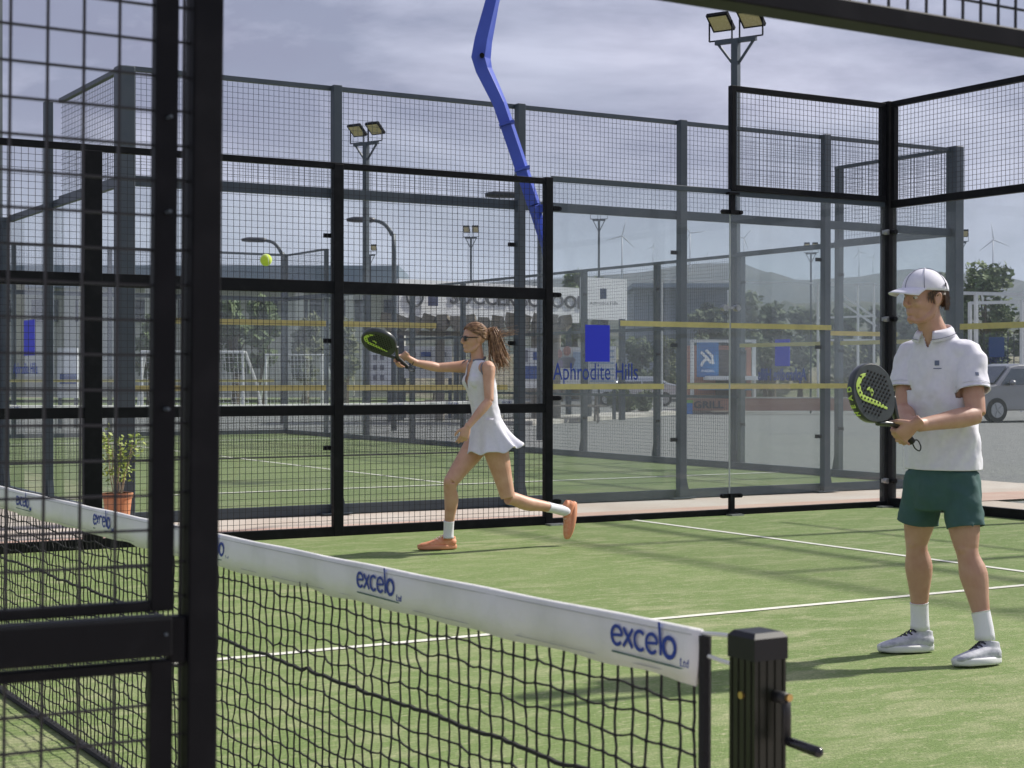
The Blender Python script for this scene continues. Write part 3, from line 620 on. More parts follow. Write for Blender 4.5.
# ================================================================== distance
HILL = mat('hill_scrub', (.022, .030, .028), .95, noise=(.012, (.055, .058, .045), .4, .65))
def ridge(name, D, tops, m, depth=260, label=None):
    """terrain ridge: tops = (px, py) of the skyline"""
    q = MB(); n = 160; V = []
    xs = np.linspace(tops[0][0], tops[-1][0], n); ysk = np.interp(xs, [a[0] for a in tops], [a[1] for a in tops])
    nz = np.cumsum(rng.normal(0, .35, n)); nz -= np.linspace(nz[0], nz[-1], n); nz = nz-nz.mean()
    rows = [(-.9, 0.0), (-.55, .32), (-.3, .66), (-.12, .9), (0, 1.0), (.3, .8), (1, .0)]
    for (f, hgt) in rows:
        for i, x in enumerate(xs):
            p = at(x, ysk[i]+nz[i]*.5, D); zt = p.z; base = at(x, 376, D+f*depth)
            V.append((base.x, base.y, -.5+(zt+.5)*hgt*(1+(0 if hgt in (0, 1) else rng.normal(0, .05)))))
    F = [(r*n+i, r*n+i+1, (r+1)*n+i+1, (r+1)*n+i) for r in range(len(rows)-1) for i in range(n-1)]
    q.add(V, F); o = obj(name, q, m, None, smooth=True); return tag(o, kind='structure')
ridge('hills', 3000, [(-500, 300), (0, 292), (250, 288), (420, 286), (560, 278), (640, 272), (690, 263), (740, 262), (765, 272), (800, 280), (860, 276), (905, 268), (950, 272), (1000, 275), (1040, 284), (1200, 296), (1500, 310)], HILL, 900)
ridge('hills', 900, [(-500, 330), (0, 325), (400, 322), (600, 310), (680, 300), (760, 306), (850, 300), (1000, 312), (1100, 318), (1500, 330)], mat('hill_scrub_near', (.035, .05, .032), .95, noise=(.05, (.085, .085, .055), .4, .65)), 300)
EARTH = mat('dry_earth_bank', (.26, .235, .17), .95, noise=(.25, (.10, .13, .06), .42, .6), bump=(2, .8, .2))
ridge('earth_bank', 105, [(-400, 366), (300, 362), (560, 352), (680, 346), (860, 350), (1000, 356), (1400, 362)], EARTH, 14)
def flat(name, pts, z, m):
    q = MB(); q.add([(p.x, p.y, z) for p in pts], [tuple(range(len(pts)))]); return tag(obj(name, q, m), kind='structure')
PITCH = mat('pitch_grass', (.13, .19, .06), .9, noise=(.4, (.18, .23, .09), .35, .65))
flat('soccer_pitch', [ground(-260, 410), ground(500, 409), ground(470, 394), ground(-150, 394)], -.022, PITCH)
ROAD = mat('worn_asphalt', (.14, .14, .14), .95, noise=(.8, (.20, .20, .19), .35, .7))
flat('asphalt_road', [ground(600, 398.5), ground(1300, 399), ground(1300, 393), ground(560, 392)], -.018, ROAD)
# long kerb along the far edge of the gravel
def lane(name, a, b, w_, h, m):
    q = MB(); q.bar((a.x, a.y, h/2-.03), (b.x, b.y, h/2-.03), w_, h); return tag(obj(name, q, m), kind='structure')
lane('concrete_kerb', ground(505, 424), ground(690, 411), 1.6, .12, KERB); lane('concrete_kerb', ground(690, 411), ground(840, 408.5), 1.0, .12, KERB)
lane('concrete_kerb', ground(200, 412), ground(500, 418), .5, .12, KERB)
# terracotta low wall with writing
TW = mat('terracotta_wall', (.40, .20, .15), .9, noise=(.6, (.46, .28, .22), .35, .7))
def face_board(name, px0, px1, py0, py1, D, m, th=.12, parent=None, sk=0.0):
    a = at(px0, (py0+py1)/2, D); b = at(px1, (py0+py1)/2, D+sk); zt = at(px0, py0, D).z; zb = at(px0, py1, D).z
    q = MB(); q.bar((a.x, a.y, (zt+zb)/2), (b.x, b.y, (zt+zb)/2), th, zt-zb); return obj(name, q, m, parent)
def slab_thing(label, cat, name, px0, px1, py0, py1, D, m, th=.3, part='panel', group=None, sk=0.0):
    g_ = at((px0+px1)/2, 380, D); t = thing(name, label, cat, (g_.x, g_.y, 0), group); face_board(part, px0, px1, py0, py1, D, m, th, t, sk); return t
t = slab_thing('long low terracotta wall beyond the gravel, right of the blue bin', 'wall', 'low_wall', 688, 884, 398, 410.5, 57, TW)
face_board('coping', 686, 886, 397, 398.2, 57, KERB, .4, t)
def text_at(parent, s, px, py, D, wpx, hpx, m, bold=.0, ex=.01, name='lettering', th=.1, mirror=False):
    hgt = hpx/F_PX*D; me = textmesh(s, hgt*1.38, width=wpx/F_PX*D, bold=bold, extrude=ex); c = at(px, py, D)-fw*(th); return place_text(name, me, m, c, Vector((r0.x, r0.y, 0)), parent, mirror=mirror)
text_at(t, 'GRILL', 708, 405, 57, 30, 7, INK, th=.2, bold=.01)
# signs
g_ = at(487, 380, 50); t = thing('banner_sign', 'very long white sign board reading SOCCER SCHOOL above the canopies', 'sign', (g_.x, g_.y, 0))
SA, SB = at(398, 302, 47.5), at(578, 302, 52.5); SD = Vector((SB.x-SA.x, SB.y-SA.y, 0)).normalized(); SNn = Z_.cross(SD)
q = MB(); q.bar((SA.x, SA.y, at(488, 302, 50).z), (SB.x, SB.y, at(488, 302, 50).z), .12, 1.12); obj('panel', q, SIGNW, t)
def onboard(px): 
    v = at(px, 384, 1)-CAM; o_ = SA-SNn*.09; k = (Vector((o_.x-CAM.x, o_.y-CAM.y, 0)).dot(SNn))/Vector((v.x, v.y, 0)).dot(SNn); return CAM+v*k
c = onboard(520); c.z = at(488, 299.5, 50).z; place_text('lettering', textmesh('SOCCER SCHOOL', .56, width=(onboard(587)-onboard(453)).length, bold=.012, extrude=.01), INK, c, SD, t)
q = MB(); c = onboard(415); c.z = at(415, 300, 50).z; ring_ = [c+SD*(.30*math.cos(a*math.pi/12))+Z_*(.27*math.sin(a*math.pi/12)) for a in range(25)]; q.tube(ring_, .035, n=6, cap=False); obj('ring_emblem', q, INK, t)
face_board('square_emblem', 428, 438, 292, 306, 48.1, mat('muted_blue_print', (.10, .11, .22), .6), .03, t)
q = MB()
for px in (404, 460, 520, 572): a = onboard(px)+SNn*.16; a.z = at(px, 320, 50).z; q.bar((a.x, a.y, 0), a, .14)
obj('post', q, GREY, t)
t = slab_thing('square white sign with a small dark emblem, right of the soccer board', 'sign', 'emblem_sign', 581.5, 625.5, 277, 319, 48, SIGNW, .12, sk=1.2)
face_board('square_emblem', 600, 606.5, 288.5, 299, 47.9, mat('dark_blue_print', (.03, .05, .13), .6), .04, t); text_at(t, 'Aphrodite Hills', 603.5, 303.5, 48, 28, 3.2, INK)
q = MB()
for px in (585, 622): a = at(px, 319, 48.1); q.bar((a.x, a.y, 0), a, .14)
obj('post', q, GREY, t)
# clubhouse with long flat roof on the left, added block for hills behind glass
ROOFB = mat('blue_grey_roof', (.20, .26, .33), .6, noise=(.5, (.25, .30, .37), .4, .7)); WALLG = mat('grey_green_wall', (.52, .52, .48), .9, noise=(.4, (.60, .58, .54), .35, .7)); WIN = mat('dark_window', (.03, .04, .06), .15)
t = slab_thing('long flat roofed clubhouse with blue grey fascia behind the pitch at the left', 'building', 'clubhouse', -120, 402, 288, 396, 86, WALLG, 6, part='wall')
face_board('roof', -125, 404, 270, 291, 85.6, ROOFB, 8, t)
for i, px in enumerate(range(-100, 395, 44)):
    wn = face_board('window', px, px+26, 300, 322, 82.9, WIN, .25, t)
    face_board('window_frame', px+12, px+13.5, 300, 322, 82.7, WHITEM, .1, wn)
for px in (20, 84, 150, 215, 300, 350): face_board('pillar', px-4, px+4, 284, 396, 81.4, CREAM if px < 100 else WALLG, .5, t)
t = slab_thing('pale blue grey ribbed block added for hills through milky glass, behind the white emblem sign', 'building', 'hazy_hills_block', 628, 716, 292, 372, 96, mat('hazy_hills_blue', (.32, .37, .44), .7, noise=(.4, (.38, .42, .48), .4, .6)), 10, part='wall')  # added stand-in, its bluish colour imitates hills seen through milky glass
face_board('roof', 625, 720, 289, 293, 95, ROOFB, 12, t)  # top slab of the added block
for px in range(634, 712, 14): face_board('block_rib', px, px+1.0, 294, 346, 90.8, ROOFB, .1, t)
# white steel stand frames seen in the right half
def frame_thing(label, segs_, D, m, cat='frame', name='steel_frame', w_=.07, part='bars'):
    q = MB(); P = [[at(a[0], a[1], D+(a[2] if len(a) > 2 else 0)) for a in s] for s in segs_]
    for a, b in P: q.bar((a.x, a.y, max(a.z, -.02)), (b.x, b.y, max(b.z, -.02)), w_)
    c = P[0][0]; t = tag(obj(name, q, m, None, loc=(c.x, c.y, 0)), label, cat); return t
frame_thing('white steel frame structure with diagonal stairs behind the glass, left of the corner post', [[(818, 284), (818, 408)], [(838, 278), (838, 408)], [(858, 284), (858, 408)], [(818, 286), (874, 283)], [(818, 318), (874, 316)], [(838, 292), (876, 318)], [(838, 300), (876, 326)], [(874, 283), (874, 408)], [(818, 340), (874, 340)]], 62, WHITEM, 'steel stand')
frame_thing('white pipe railing frame behind the man, crossing the tree', [[(958, 293), (1130, 297)], [(976, 293), (976, 412)], [(970, 302, 3), (970, 408, 3)], [(970, 303, 3), (1130, 300, 3)], [(1060, 295), (1060, 412)], [(1022, 300), (1022, 412)], [(958, 293), (958, 412)]], 52, WHITEM, 'railing', w_=.10)
frame_thing('long white horizontal pipe crossbar on posts across the background hills', [[(640, 279), (890, 285)], [(662, 279), (662, 412)], [(890, 285), (890, 412)]], 56, WHITEM, 'pipe frame', w_=.05)
frame_thing('low white rail frame over the orange kiosk', [[(690, 341), (756, 341)], [(692, 341), (692, 410)], [(754, 341), (754, 405)]], 58, WHITEM, 'pipe frame', w_=.1)
# dark wire fence in front of the bank, right
tt = thing('wire_fence', 'dark wire fence with a blue panel between the railing and the cars', 'fence', tuple(ground(1010, 400)))
q = MB()
for px in range(930, 1120, 6): a = at(px, 332, 66); q.bar((a.x, a.y, 0), a, .03)
for py in range(332, 396, 6): q.bar(at(925, py, 66), at(1120, py, 66), .03)
obj('wire_panel', q, DARK, tt); face_board('blue_panel', 989, 1004, 337, 357, 65.8, mat('dull_blue_panel', (.03, .07, .14), .6), .08, tt)
# kiosk with blue poster
t = slab_thing('orange red kiosk with a blue players poster, beyond the glass joint', 'kiosk', 'kiosk', 686, 748, 346, 404, 60, mat('orange_red_paint', (.50, .22, .14), .7), 1.6, part='wall')
face_board('inner_panel', 716, 746, 350, 402, 59.1, mat('dark_timber', (.12, .10, .08), .8), .2, t)
pz = face_board('poster', 697, 718.5, 342, 377, 58.7, mat('poster_blue', (.03, .15, .42), .6, noise=(2, (.06, .25, .55), .4, .7)), .1, t)
q = MB(); D = 58.6
for pts in (((701, 352), (707, 358), (711, 363)), ((706, 350), (712, 356), (713, 364)), ((707, 358), (703, 362), (701, 366))): q.tube([at(x, y, D) for x, y in pts], .05, n=6)
obj('figure_print', q, SIGNW, pz); text_at(pz, 'PADEL', 708, 371, 58.6, 13, 2.4, SIGNW)
face_board('awning', 706, 756, 376, 380, 58.4, SIGNW, 2.0, t); face_board('counter', 700, 752, 386, 390, 58.6, mat('sky_blue_paint', (.10, .28, .55), .6), 1.2, t)
t = slab_thing('small bright blue bin with a green lid at the kerb', 'bin', 'waste_bin', 682, 692, 402.5, 414, 54, mat('bin_blue', (.03, .18, .55), .5), .4, part='body'); face_board('lid', 681.5, 692.5, 400, 402.8, 54, mat('lid_green', (.20, .42, .08), .5), .42, t)
# poster boards near the canopies
def board(label, px0, px1, py0, py1, D, sub):
    t = slab_thing(label, 'sign', 'notice_board', px0, px1, py0, py1, D, SIGNW, .1)
    q = MB()
    for px in (px0+2, px1-2): a = at(px, py1, D+.05); q.bar((a.x, a.y, 0), (a.x, a.y, a.z+.05), .08)
    obj('post', q, GREY, t)
    for (a, b, c, d, m) in sub: face_board('print', a, b, c, d, D-.08, m, .03, t)
    return t
PB = mat('navy_print', (.02, .07, .30), .6); PK = mat('faded_dark_print', (.20, .20, .24), .7); PP = mat('pink_print', (.50, .28, .25), .7); PL = mat('pale_blue_print', (.35, .45, .62), .7)
b1 = board('white board showing two people in faded print, under the blue square', 551, 586, 347, 389, 47, [(573, 583, 352, 372, PL)])
def fig(parent, px, y0, y1, D, s, mb_, mh):
    q = MB(); q.tube([at(px, y0+s*1.2, D), at(px, (y0+y1)/2, D), at(px, y1, D)], [(s*.035, .02), (s*.045, .02), (s*.03, .02)], ref=cr, n=8); obj('body_print', q, mb_, parent)
    q = MB(); q.ell(at(px, y0, D), cr, fw, cu, s*.02, .02, s*.026, 10, 6); obj('head_print', q, mh, parent)
fig(b1, 559, 354, 368, 46.9, 5, mat('violet_print', (.25, .2, .34), .7), PP); fig(b1, 567, 351, 368, 46.9, 5.5, PK, PP)
board('white board with small rows of dark print behind the woman racket arm', 362, 391, 350, 388, 46, [(366+7*i, 370+7*i, 355+10*j, 360+10*j, PK) for i in range(3) for j in range(3)])
board('wide white sponsor board under the canopy, left of the running woman', 402, 452, 346, 378, 50, [(406+15*i, 416+15*i, 352+12*j, 357+12*j, [PK, PB][(i+j) % 2]) for i in range(3) for j in range(2)])
board('white and navy sponsor board right of the running woman', 517, 546, 348, 388, 46, [(518, 545, 366, 379, PB), (533, 541, 352, 360, PB), (520, 528, 350, 362, PK)])
board('thin pale notice board beside the emblem sign post', 588, 616, 346, 388, 49, [(590, 614, 350+6*j, 352+6*j, PL) for j in range(6)])
board('white banner seen through the left mesh beside the pale pillar', 58, 78, 348, 398, 40, [(60, 76, 374, 384, PB)])
# timber canopy with ragged thatch
TIM = mat('weathered_timber', (.24, .22, .19), .9, noise=(3, (.26, .23, .2), .4, .7)); THA = mat('straw_thatch', (.26, .23, .18), .95, noise=(6, (.28, .24, .17), .4, .7), bump=(30, 1, .05))
t = thing('thatched_canopy', 'dark thatched canopy on timber posts below the soccer board', 'canopy', tuple(ground(470, 410)))
q = MB(); D = 47
for i in range(14):
    px = 384+i*13.5; a = at(px, 320+random.uniform(-2, 2), D); b = at(px+11, 321+random.uniform(-1, 2), D)
    q.bar(a, b, 2.4, .20+random.uniform(0, .12)); q.tube([at(px+2, 326, D-1.1), at(px+6, 329+random.uniform(-2, 3), D-1.2), at(px+11, 325, D-1.1)], [.08, .12, .05], n=6)
obj('roof', q, THA, t)
for px in (392, 440, 536, 556):
    q = MB(); a = at(px, 322, D); q.cyl((a.x, a.y, 0), a, .14, 10); obj('post', q, TIM, t)
q = MB(); q.bar(at(380, 333, D), at(560, 334, D), .12, .14); obj('beam', q, TIM, t)
# picnic tables on the gravel
def picnic(px, py, rz, label):
    g_ = ground(px, py); t = thing('picnic_table', label, 'table', tuple(g_), 'picnic tables on the gravel')
    q = MB()
    for k in range(4): q.box((-.95, -.36+.19*k, .72), (.95, -.20+.19*k, .76))
    obj('table_top', q, TIM, t, local=True)
    for s_ in (-1, 1): q = MB(); q.box((-.95, s_*.72-.13, .42), (.95, s_*.72+.13, .46)); obj('bench_seat', q, TIM, t, local=True)
    for s_ in (-1, 1): q = MB(); q.bar((s_*.7, -.75, 0), (s_*.7, -.25, .72), .06, .09); q.bar((s_*.7, .75, 0), (s_*.7, .25, .72), .06, .09); q.bar((s_*.7, -.8, .40), (s_*.7, .8, .40), .06, .09); obj('leg_frame', q, TIM, t, local=True)
    t.rotation_euler = (0, 0, rz)
picnic(572, 421, R(-30), 'timber picnic table left of centre, behind the glass with lettering'); picnic(420, 415, R(-15), 'timber picnic table under the canopy left of the running woman'); picnic(515, 417, R(-40), 'timber picnic table behind the running woman')
picnic(455, 413, R(-20), 'timber picnic table directly behind the running woman arm')
# goals
def goal(px0, px1, D, label):
    a = at(px0, 376, D); b = at(px1, 376, D); d = Vector((b.x-a.x, b.y-a.y, 0)); L = d.length; d.normalize(); n_ = Vector((-d.y, d.x, 0)); a = Vector((a.x, a.y, 0)); b = Vector((b.x, b.y, 0)); H = 2.1
    t = thing('soccer_goal', label, 'goal', tuple((a+b)/2), 'small soccer goals'); q = MB()
    q.tube([a, a+Z_*H, b+Z_*H, b], .06, n=8)
    for p in (a, b): q.tube([p+Z_*H, p+Z_*H+n_*.5, p+n_*1.1+Z_*1.0+d*(.3 if p is b else -.3), p+n_*1.3+d*(.45 if p is b else -.45)], .05, n=8)
    q.tube([a+n_*1.3, b+n_*1.3], .04, n=8); obj('frame', q, WHITEM, t)
    q = MB()
    k = int(L/.14)
    for i in range(k+1): p = a+d*(L*i/k); q.bar(p+Z_*H+n_*.5, p+n_*1.3, .012)
    for j in range(13): f = j/12; o_ = n_*(.5+.8*f)+Z_*(H*(1-f)); q.bar(a+o_, b+o_, .012)
    obj('net', q, SIGNW, t)
goal(142, 243, 56, 'white soccer goal with net at the left behind the foreground post'); goal(266, 322, 64, 'smaller white soccer goal farther back, right of the first')
# wind turbines
WT = mat('turbine_white', (.62, .64, .67), .5)
def turbine():
    t = thing('wind_turbine', 'x', 'wind turbine', (0, 0, 0), 'wind turbines on the hills'); q = MB(); q.tube([(0, 0, 0), (0, 0, 40), (0, 0, 80)], [2.0, 1.6, 1.1], n=12); obj('tower', q, WT, t, local=True, smooth=True)
    q = MB(); q.tube([(0, -3, 80.5), (0, 0, 80.6), (0, 5, 80.6)], [1.2, 1.7, 1.3], n=10); obj('nacelle', q, WT, t, local=True, smooth=True)
    h = Vector((0, -4, 80.5)); rt = None
    for k in range(3):
        a = R(90+120*k); d = Vector((math.cos(a), 0, math.sin(a))); q = MB(); q.tube([h, h+d*5, h+d*18, h+d*34], [(.9, .7), (1.5, .5), (1.0, .35), (.3, .15)], ref=d.cross(Y_), n=8); obj('blade', q, WT, t, local=True, smooth=True)
    q = MB(); q.ell(h, X_, Y_, Z_, 1.6, 2, 1.6, 10, 8); obj('hub', q, WT, t, local=True, smooth=True); return t
tb = turbine()
for i, (px, py, sc, a, lb) in enumerate(((622, 236, 1.0, 14, 'wind turbine standing alone over the white emblem sign'), (690, 233, .95, -35, 'wind turbine hard against the slate post right of centre'), (706, 258, .6, 20, 'small low wind turbine at the right of that slate post'), (859, 252, .7, -20, 'left wind turbine of the pair beside the corner post'), (873, 257, .6, 25, 'right wind turbine of the pair beside the corner post'), (993, 240, 1.0, -8, 'wind turbine right of the green tree near the photo edge'), (744, 238, .8, 40, 'wind turbine beside the tall floodlight pole'), (653, 247, .5, 10, 'faintest small wind turbine between the emblem sign and the post'))):
    c = tb if i == 0 else copy_tree(tb); D = 2700/max(sc, .7)**.5; g_ = at(px, py, D); s_ = .85*sc; c.location = (g_.x, g_.y, g_.z-80.5*s_); c.scale = (s_, s_, s_); c.rotation_euler = (0, 0, -YAW); c['label'] = lb
    for ch in c.children:
        if ch.name.startswith('blade'): ch.location = Vector((-4*0, 0, 0)); ch.rotation_euler = (0, R(a), 0); v = Vector((0, -4, 80.5)); ch.location = v-(Matrix.Rotation(R(a), 3, 'Y') @ v)
# trees
LEAF = [mat('leaf_green', (.075, .12, .04), .8, noise=(.9, (.15, .20, .08), .35, .65)), mat('leaf_dark', (.06, .085, .04), .85, noise=(.9, (.11, .14, .07), .35, .65)), mat('leaf_olive', (.10, .125, .05), .85, noise=(.9, (.16, .17, .08), .35, .65))]
BARK = mat('bark', (.12, .09, .06), .9)
def tree(px, py_top, D, wpx, mi, label, name='tree', n=2400, group='trees and scrub beyond the courts', zb=0.0, leaf=.17, cat='tree'):
    top = at(px, py_top, D); base = Vector((top.x, top.y, 0)); H = top.z-zb; W = wpx/F_PX*D/2
    t = thing(name, label, cat, base, group); q = MB()
    q.tube([base, base+Z_*H*.35+Vector((.1, .05, 0)), base+Z_*H*.75], [H*.035+.05, H*.022+.03, .03], n=8, sub=2)
    cl = []
    for k in range(16 if H > 3 else 10):
        a = random.uniform(0, 6.28); rr = random.uniform(.15, .8)*W; hz_ = random.uniform(.32, .9)
        rr *= (1.15-abs(hz_-.5)*1.1); c = base+Vector((math.cos(a)*rr, math.sin(a)*rr, H*hz_)); cl.append((c, W*random.uniform(.30, .50)))
        q.tube([base+Z_*H*random.uniform(.2, .5), (base+Z_*H*.5+c)/2, c], [.05, .035, .015], n=5)
    obj('trunk', q, BARK, t)
    q = MB(); P = []
    cc = rng.integers(0, len(cl), n); dirs = rng.normal(size=(n, 3)); dirs /= np.linalg.norm(dirs, axis=1)[:, None]; rad = rng.uniform(.35, 1.05, n)
    V = []; F = []
    for i in range(n):
        c, r_ = cl[cc[i]]; p = c+Vector(dirs[i])*(r_*rad[i]); p.z = max(p.z*1.0, zb+.1)
        d = Vector(rng.normal(size=3)).normalized(); s_ = d.orthogonal().normalized(); l = leaf*rng.uniform(.6, 1.5); o_ = len(V)
        V += [p-d*l, p+s_*l*.55, p+d*l, p-s_*l*.55]; F.append((o_, o_+1, o_+2, o_+3))
    q.add(V, F); obj('crown', q, LEAF[mi], t); return t
tree(985, 258, 72, 74, 0, 'bushy green tree behind the man and the white railing', n=5200, leaf=.15)
tree(933, 268, 76, 44, 1, 'green tree seen just above the man cap, left of the slate corner post', n=2400)
tree(574, 261, 92, 34, 0, 'round tree top peeping over the soccer board', n=2000); tree(604, 264, 92, 26, 0, 'small tree top peeping over the emblem sign', n=1500)
for i, (px, py, D, wp, mi, lb) in enumerate(((702, 296, 88, 46, 1, 'dark tree right of the pale ribbed block, behind the slate post'), (735, 288, 90, 56, 1, 'dark wide tree behind the tall floodlight pole'), (772, 298, 94, 50, 1, 'dark tree between the floodlight pole and the second slate post'), (806, 306, 97, 46, 1, 'low dark tree left of the white steel stand'), (846, 304, 92, 50, 0, 'green tree inside the white steel stand'), (884, 302, 92, 46, 1, 'dark tree by the black corner post'), (914, 300, 84, 40, 1, 'dark tree behind the face of the man'), (1040, 300, 84, 60, 1, 'dark tree cut by the right edge of the photo'), (235, 296, 74, 50, 0, 'bright green tree behind the white goal'), (262, 292, 72, 40, 0, 'green tree right of the first far court post'), (305, 312, 74, 40, 2, 'olive green tree above the smaller goal'), (345, 316, 76, 34, 2, 'olive green tree by the middle fence post'), (150, 312, 72, 40, 0, 'green tree behind the thick foreground bars'))):
    tree(px, py, D, wp, mi, lb, n=1500, leaf=.22)
for i, (px, py, D, wp, mi, lb) in enumerate(((640, 330, 82, 40, 1, 'dark scrub bush left of the centre slate post'), (665, 334, 80, 36, 2, 'olive bush behind the centre slate post'), (705, 336, 86, 44, 1, 'dark bush above the kiosk'), (765, 340, 84, 50, 2, 'olive bush behind the second blue square'), (800, 336, 86, 46, 1, 'dark bush right of the second blue square'), (850, 342, 86, 50, 2, 'olive bush behind the held racket'), (620, 392, 55, 30, 1, 'low dark shrub on the kerb behind the yellow tape'), (645, 394, 56, 24, 1, 'second low shrub on the kerb, right of the first'), (1000, 342, 78, 40, 0, 'green bush behind the blue panel'), (560, 332, 84, 40, 1, 'dark bush under the soccer board'), (600, 330, 84, 40, 1, 'dark bush under the emblem sign'))):
    tree(px, py, D, wp, mi, lb, name='bush', n=900, leaf=.16, cat='bush')

# ================================================================== cars
def car(px, py, ang, scale, col, label, suv=True):
    g_ = ground(px, py); g_.z = -.02; t = thing('parked_car', label, 'car', tuple(g_), 'parked cars')
    pm = mat('car_paint_'+('dark_grey' if suv else 'silver'), col, .3, metal=.6, coat=.6); H = 1.66 if suv else 1.42
    prof = [(-2.25, .35), (-2.3, .75), (-2.2, .98), (-1.9, 1.05), (-1.65, 1.1), (-1.25, H-.1), (-.9, H), (.5, H), (.85, H-.06), (1.45, 1.08), (2.0, .98), (2.28, .82), (2.32, .45), (2.25, .32)]
    q = MB(); W = .9
    # body with tumblehome: rings across the width
    secs = [(-W, .0, 1), (-W*.97, .0, 1), (0, 0, 1), (W*.97, 0, 1), (W, 0, 1)]
    V = []; n = len(prof)
    for yy in (-W, -W*.6, 0, W*.6, W):
        for (x, z) in prof:
            k = max(0, (z-1.02)/(H-1.02)); V.append((x*(1-.02*abs(yy/W)), yy*(1-.2*k), z+(0 if abs(yy) > .8 else .03)))
    F = [(i*n+j, i*n+(j+1) % n, (i+1)*n+(j+1) % n, (i+1)*n+j) for i in range(4) for j in range(n)]+[tuple(range(n)), tuple(4*n+j for j in range(n-1, -1, -1))]
    q.add(V, F); obj('body', q, pm, t, local=True, bevel=.04)
    G = mat('car_window', (.04, .055, .07), .08, coat=1)
    for s_ in (-1, 1):
        for (x0, x1, x2, x3) in ((-1.45, -.35, -.35, -1.12), (-.27, 1.25, .78, -.27)):
            y0 = s_*(W+.004); y1 = s_*(W*(1-.2*.85)+.01); q = MB(); P = [Vector((x0, y0*.995, 1.08)), Vector((x1, y0*.995, 1.08)), Vector((x2, y1, H-.12)), Vector((x3, y1, H-.12))]; q.prism(P, (0, -s_*.03, 0)); obj('side_window', q, G, t, local=True)
    q = MB(); q.prism([Vector((1.42, -.78, 1.12)), Vector((1.42, .78, 1.12)), Vector((.90, .68, H-.07)), Vector((.90, -.68, H-.07))], (.02, 0, .02)); obj('windscreen', q, G, t, local=True)
    for s_ in (-1, 1): q = MB(); q.box((2.2, s_*.5, .68), (2.335, s_*.85, .86)); obj('headlight', q, mat('headlight_glass', (.6, .62, .65), .1), t, local=True)
    q = MB(); q.box((2.28, -.42, .5), (2.34, .42, .8)); q.box((2.29, -.26, .44), (2.345, .26, .5)); obj('grille', q, RUB, t, local=True)
    for x in (-1.4, 1.4):
        for s_ in (-1, 1):
            q = MB(); q.cyl((x, s_*.70, .35), (x, s_*.92, .35), .35, 24); wh = obj('wheel', q, RUB, t, local=True); q = MB(); q.cyl((x, s_*.88, .35), (x, s_*.93, .35), .22, 16)
            for k in range(5): q.bar((x, s_*.93, .35), (x+.2*math.cos(k*1.257), s_*.93, .35+.2*math.sin(k*1.257)), .04)
            obj('rim', q, STEEL, wh, local=True)
    for s_ in (-1, 1): q = MB(); q.ell((.95, s_*1.02, 1.14), X_, Y_, Z_, .09, .12, .08, 10, 8); obj('mirror', q, pm, t, local=True)
    t.rotation_euler = (0, 0, ang); t.scale = (scale,)*3; return t
car(1016, 420.5, R(180-31+22), 1.0, (.26, .26, .27), 'dark grey parked car with its nose toward us at the right edge, behind the man')
car(1003, 408, R(180-31), 1.0, (.52, .54, .57), 'silver parked car farther back, roof showing above the dark grey one', suv=False)
car(634, 405.5, R(150), .9, (.10, .12, .12), 'small dark car parked on the road seen between the slate posts left of the kiosk', suv=False)
# ================================================================== people
def fromimg(a, b, z): return cr*a + Vector((fw.x, fw.y, 0)).normalized()*b + Z_*z
def hand(mb, wrist, K, T, left, curls, thumb=(.35, .5), s=1.0, spread=.0):
    """K towards the fingers, T thumb side; adds palm, four fingers and thumb"""
    K = K.normalized(); T = (T-K*T.dot(K)).normalized(); Nn = K.cross(T) if left else T.cross(K)
    p0 = wrist; mb.tube([p0-K*.03*s, p0, p0+K*.035*s, p0+K*.075*s, p0+K*.092*s], [(.026*s, .020*s), (.027*s, .019*s), (.038*s, .016*s), (.041*s, .0145*s), (.038*s, .010*s)], ref=T, n=14, sub=2)
    L = [(.040, .025, .020), (.045, .028, .022), (.042, .026, .021), (.033, .020, .018)]
    for i in range(4):
        off = T*(.030-.020*i)*s; c = curls[i] if isinstance(curls[0], (tuple, list)) else curls
        p = p0+K*(.080-.004*abs(i-1))*s+off; d = (K+T*spread*(1.5-i)*.1).normalized(); pts = [p-K*.02*s, p]; rr = [.0085*s, .0092*s]
        for j in range(3):
            ax = d.cross(Nn).normalized(); d = (Matrix.Rotation(R(c[j]), 3, ax) @ d).normalized(); p = p+d*L[i][j]*s; pts.append(p.copy()); rr.append((.0086-.0009*j)*s)
        pts.append(p+d*.006*s); rr.append(.004*s); mb.tube(pts, rr, n=10)
    p = p0+K*.028*s+T*.030*s+Nn*.004*s; d = (K*(1-thumb[0])+T*(.7)+Nn*thumb[1]*.6).normalized(); q1 = p+d*.036*s; d2 = (d+K*.5+Nn*thumb[1]-T*.35).normalized(); q2 = q1+d2*.030*s; d3 = (d2+K*.2+Nn*thumb[1]*.8-T*.4).normalized(); q3 = q2+d3*.024*s
    mb.tube([p-d*.025*s, p, q1, q2, q3, q3+d3*.005*s], [.013*s, .0135*s, .0115*s, .0105*s, .0085*s, .004*s], n=10)
    return Nn
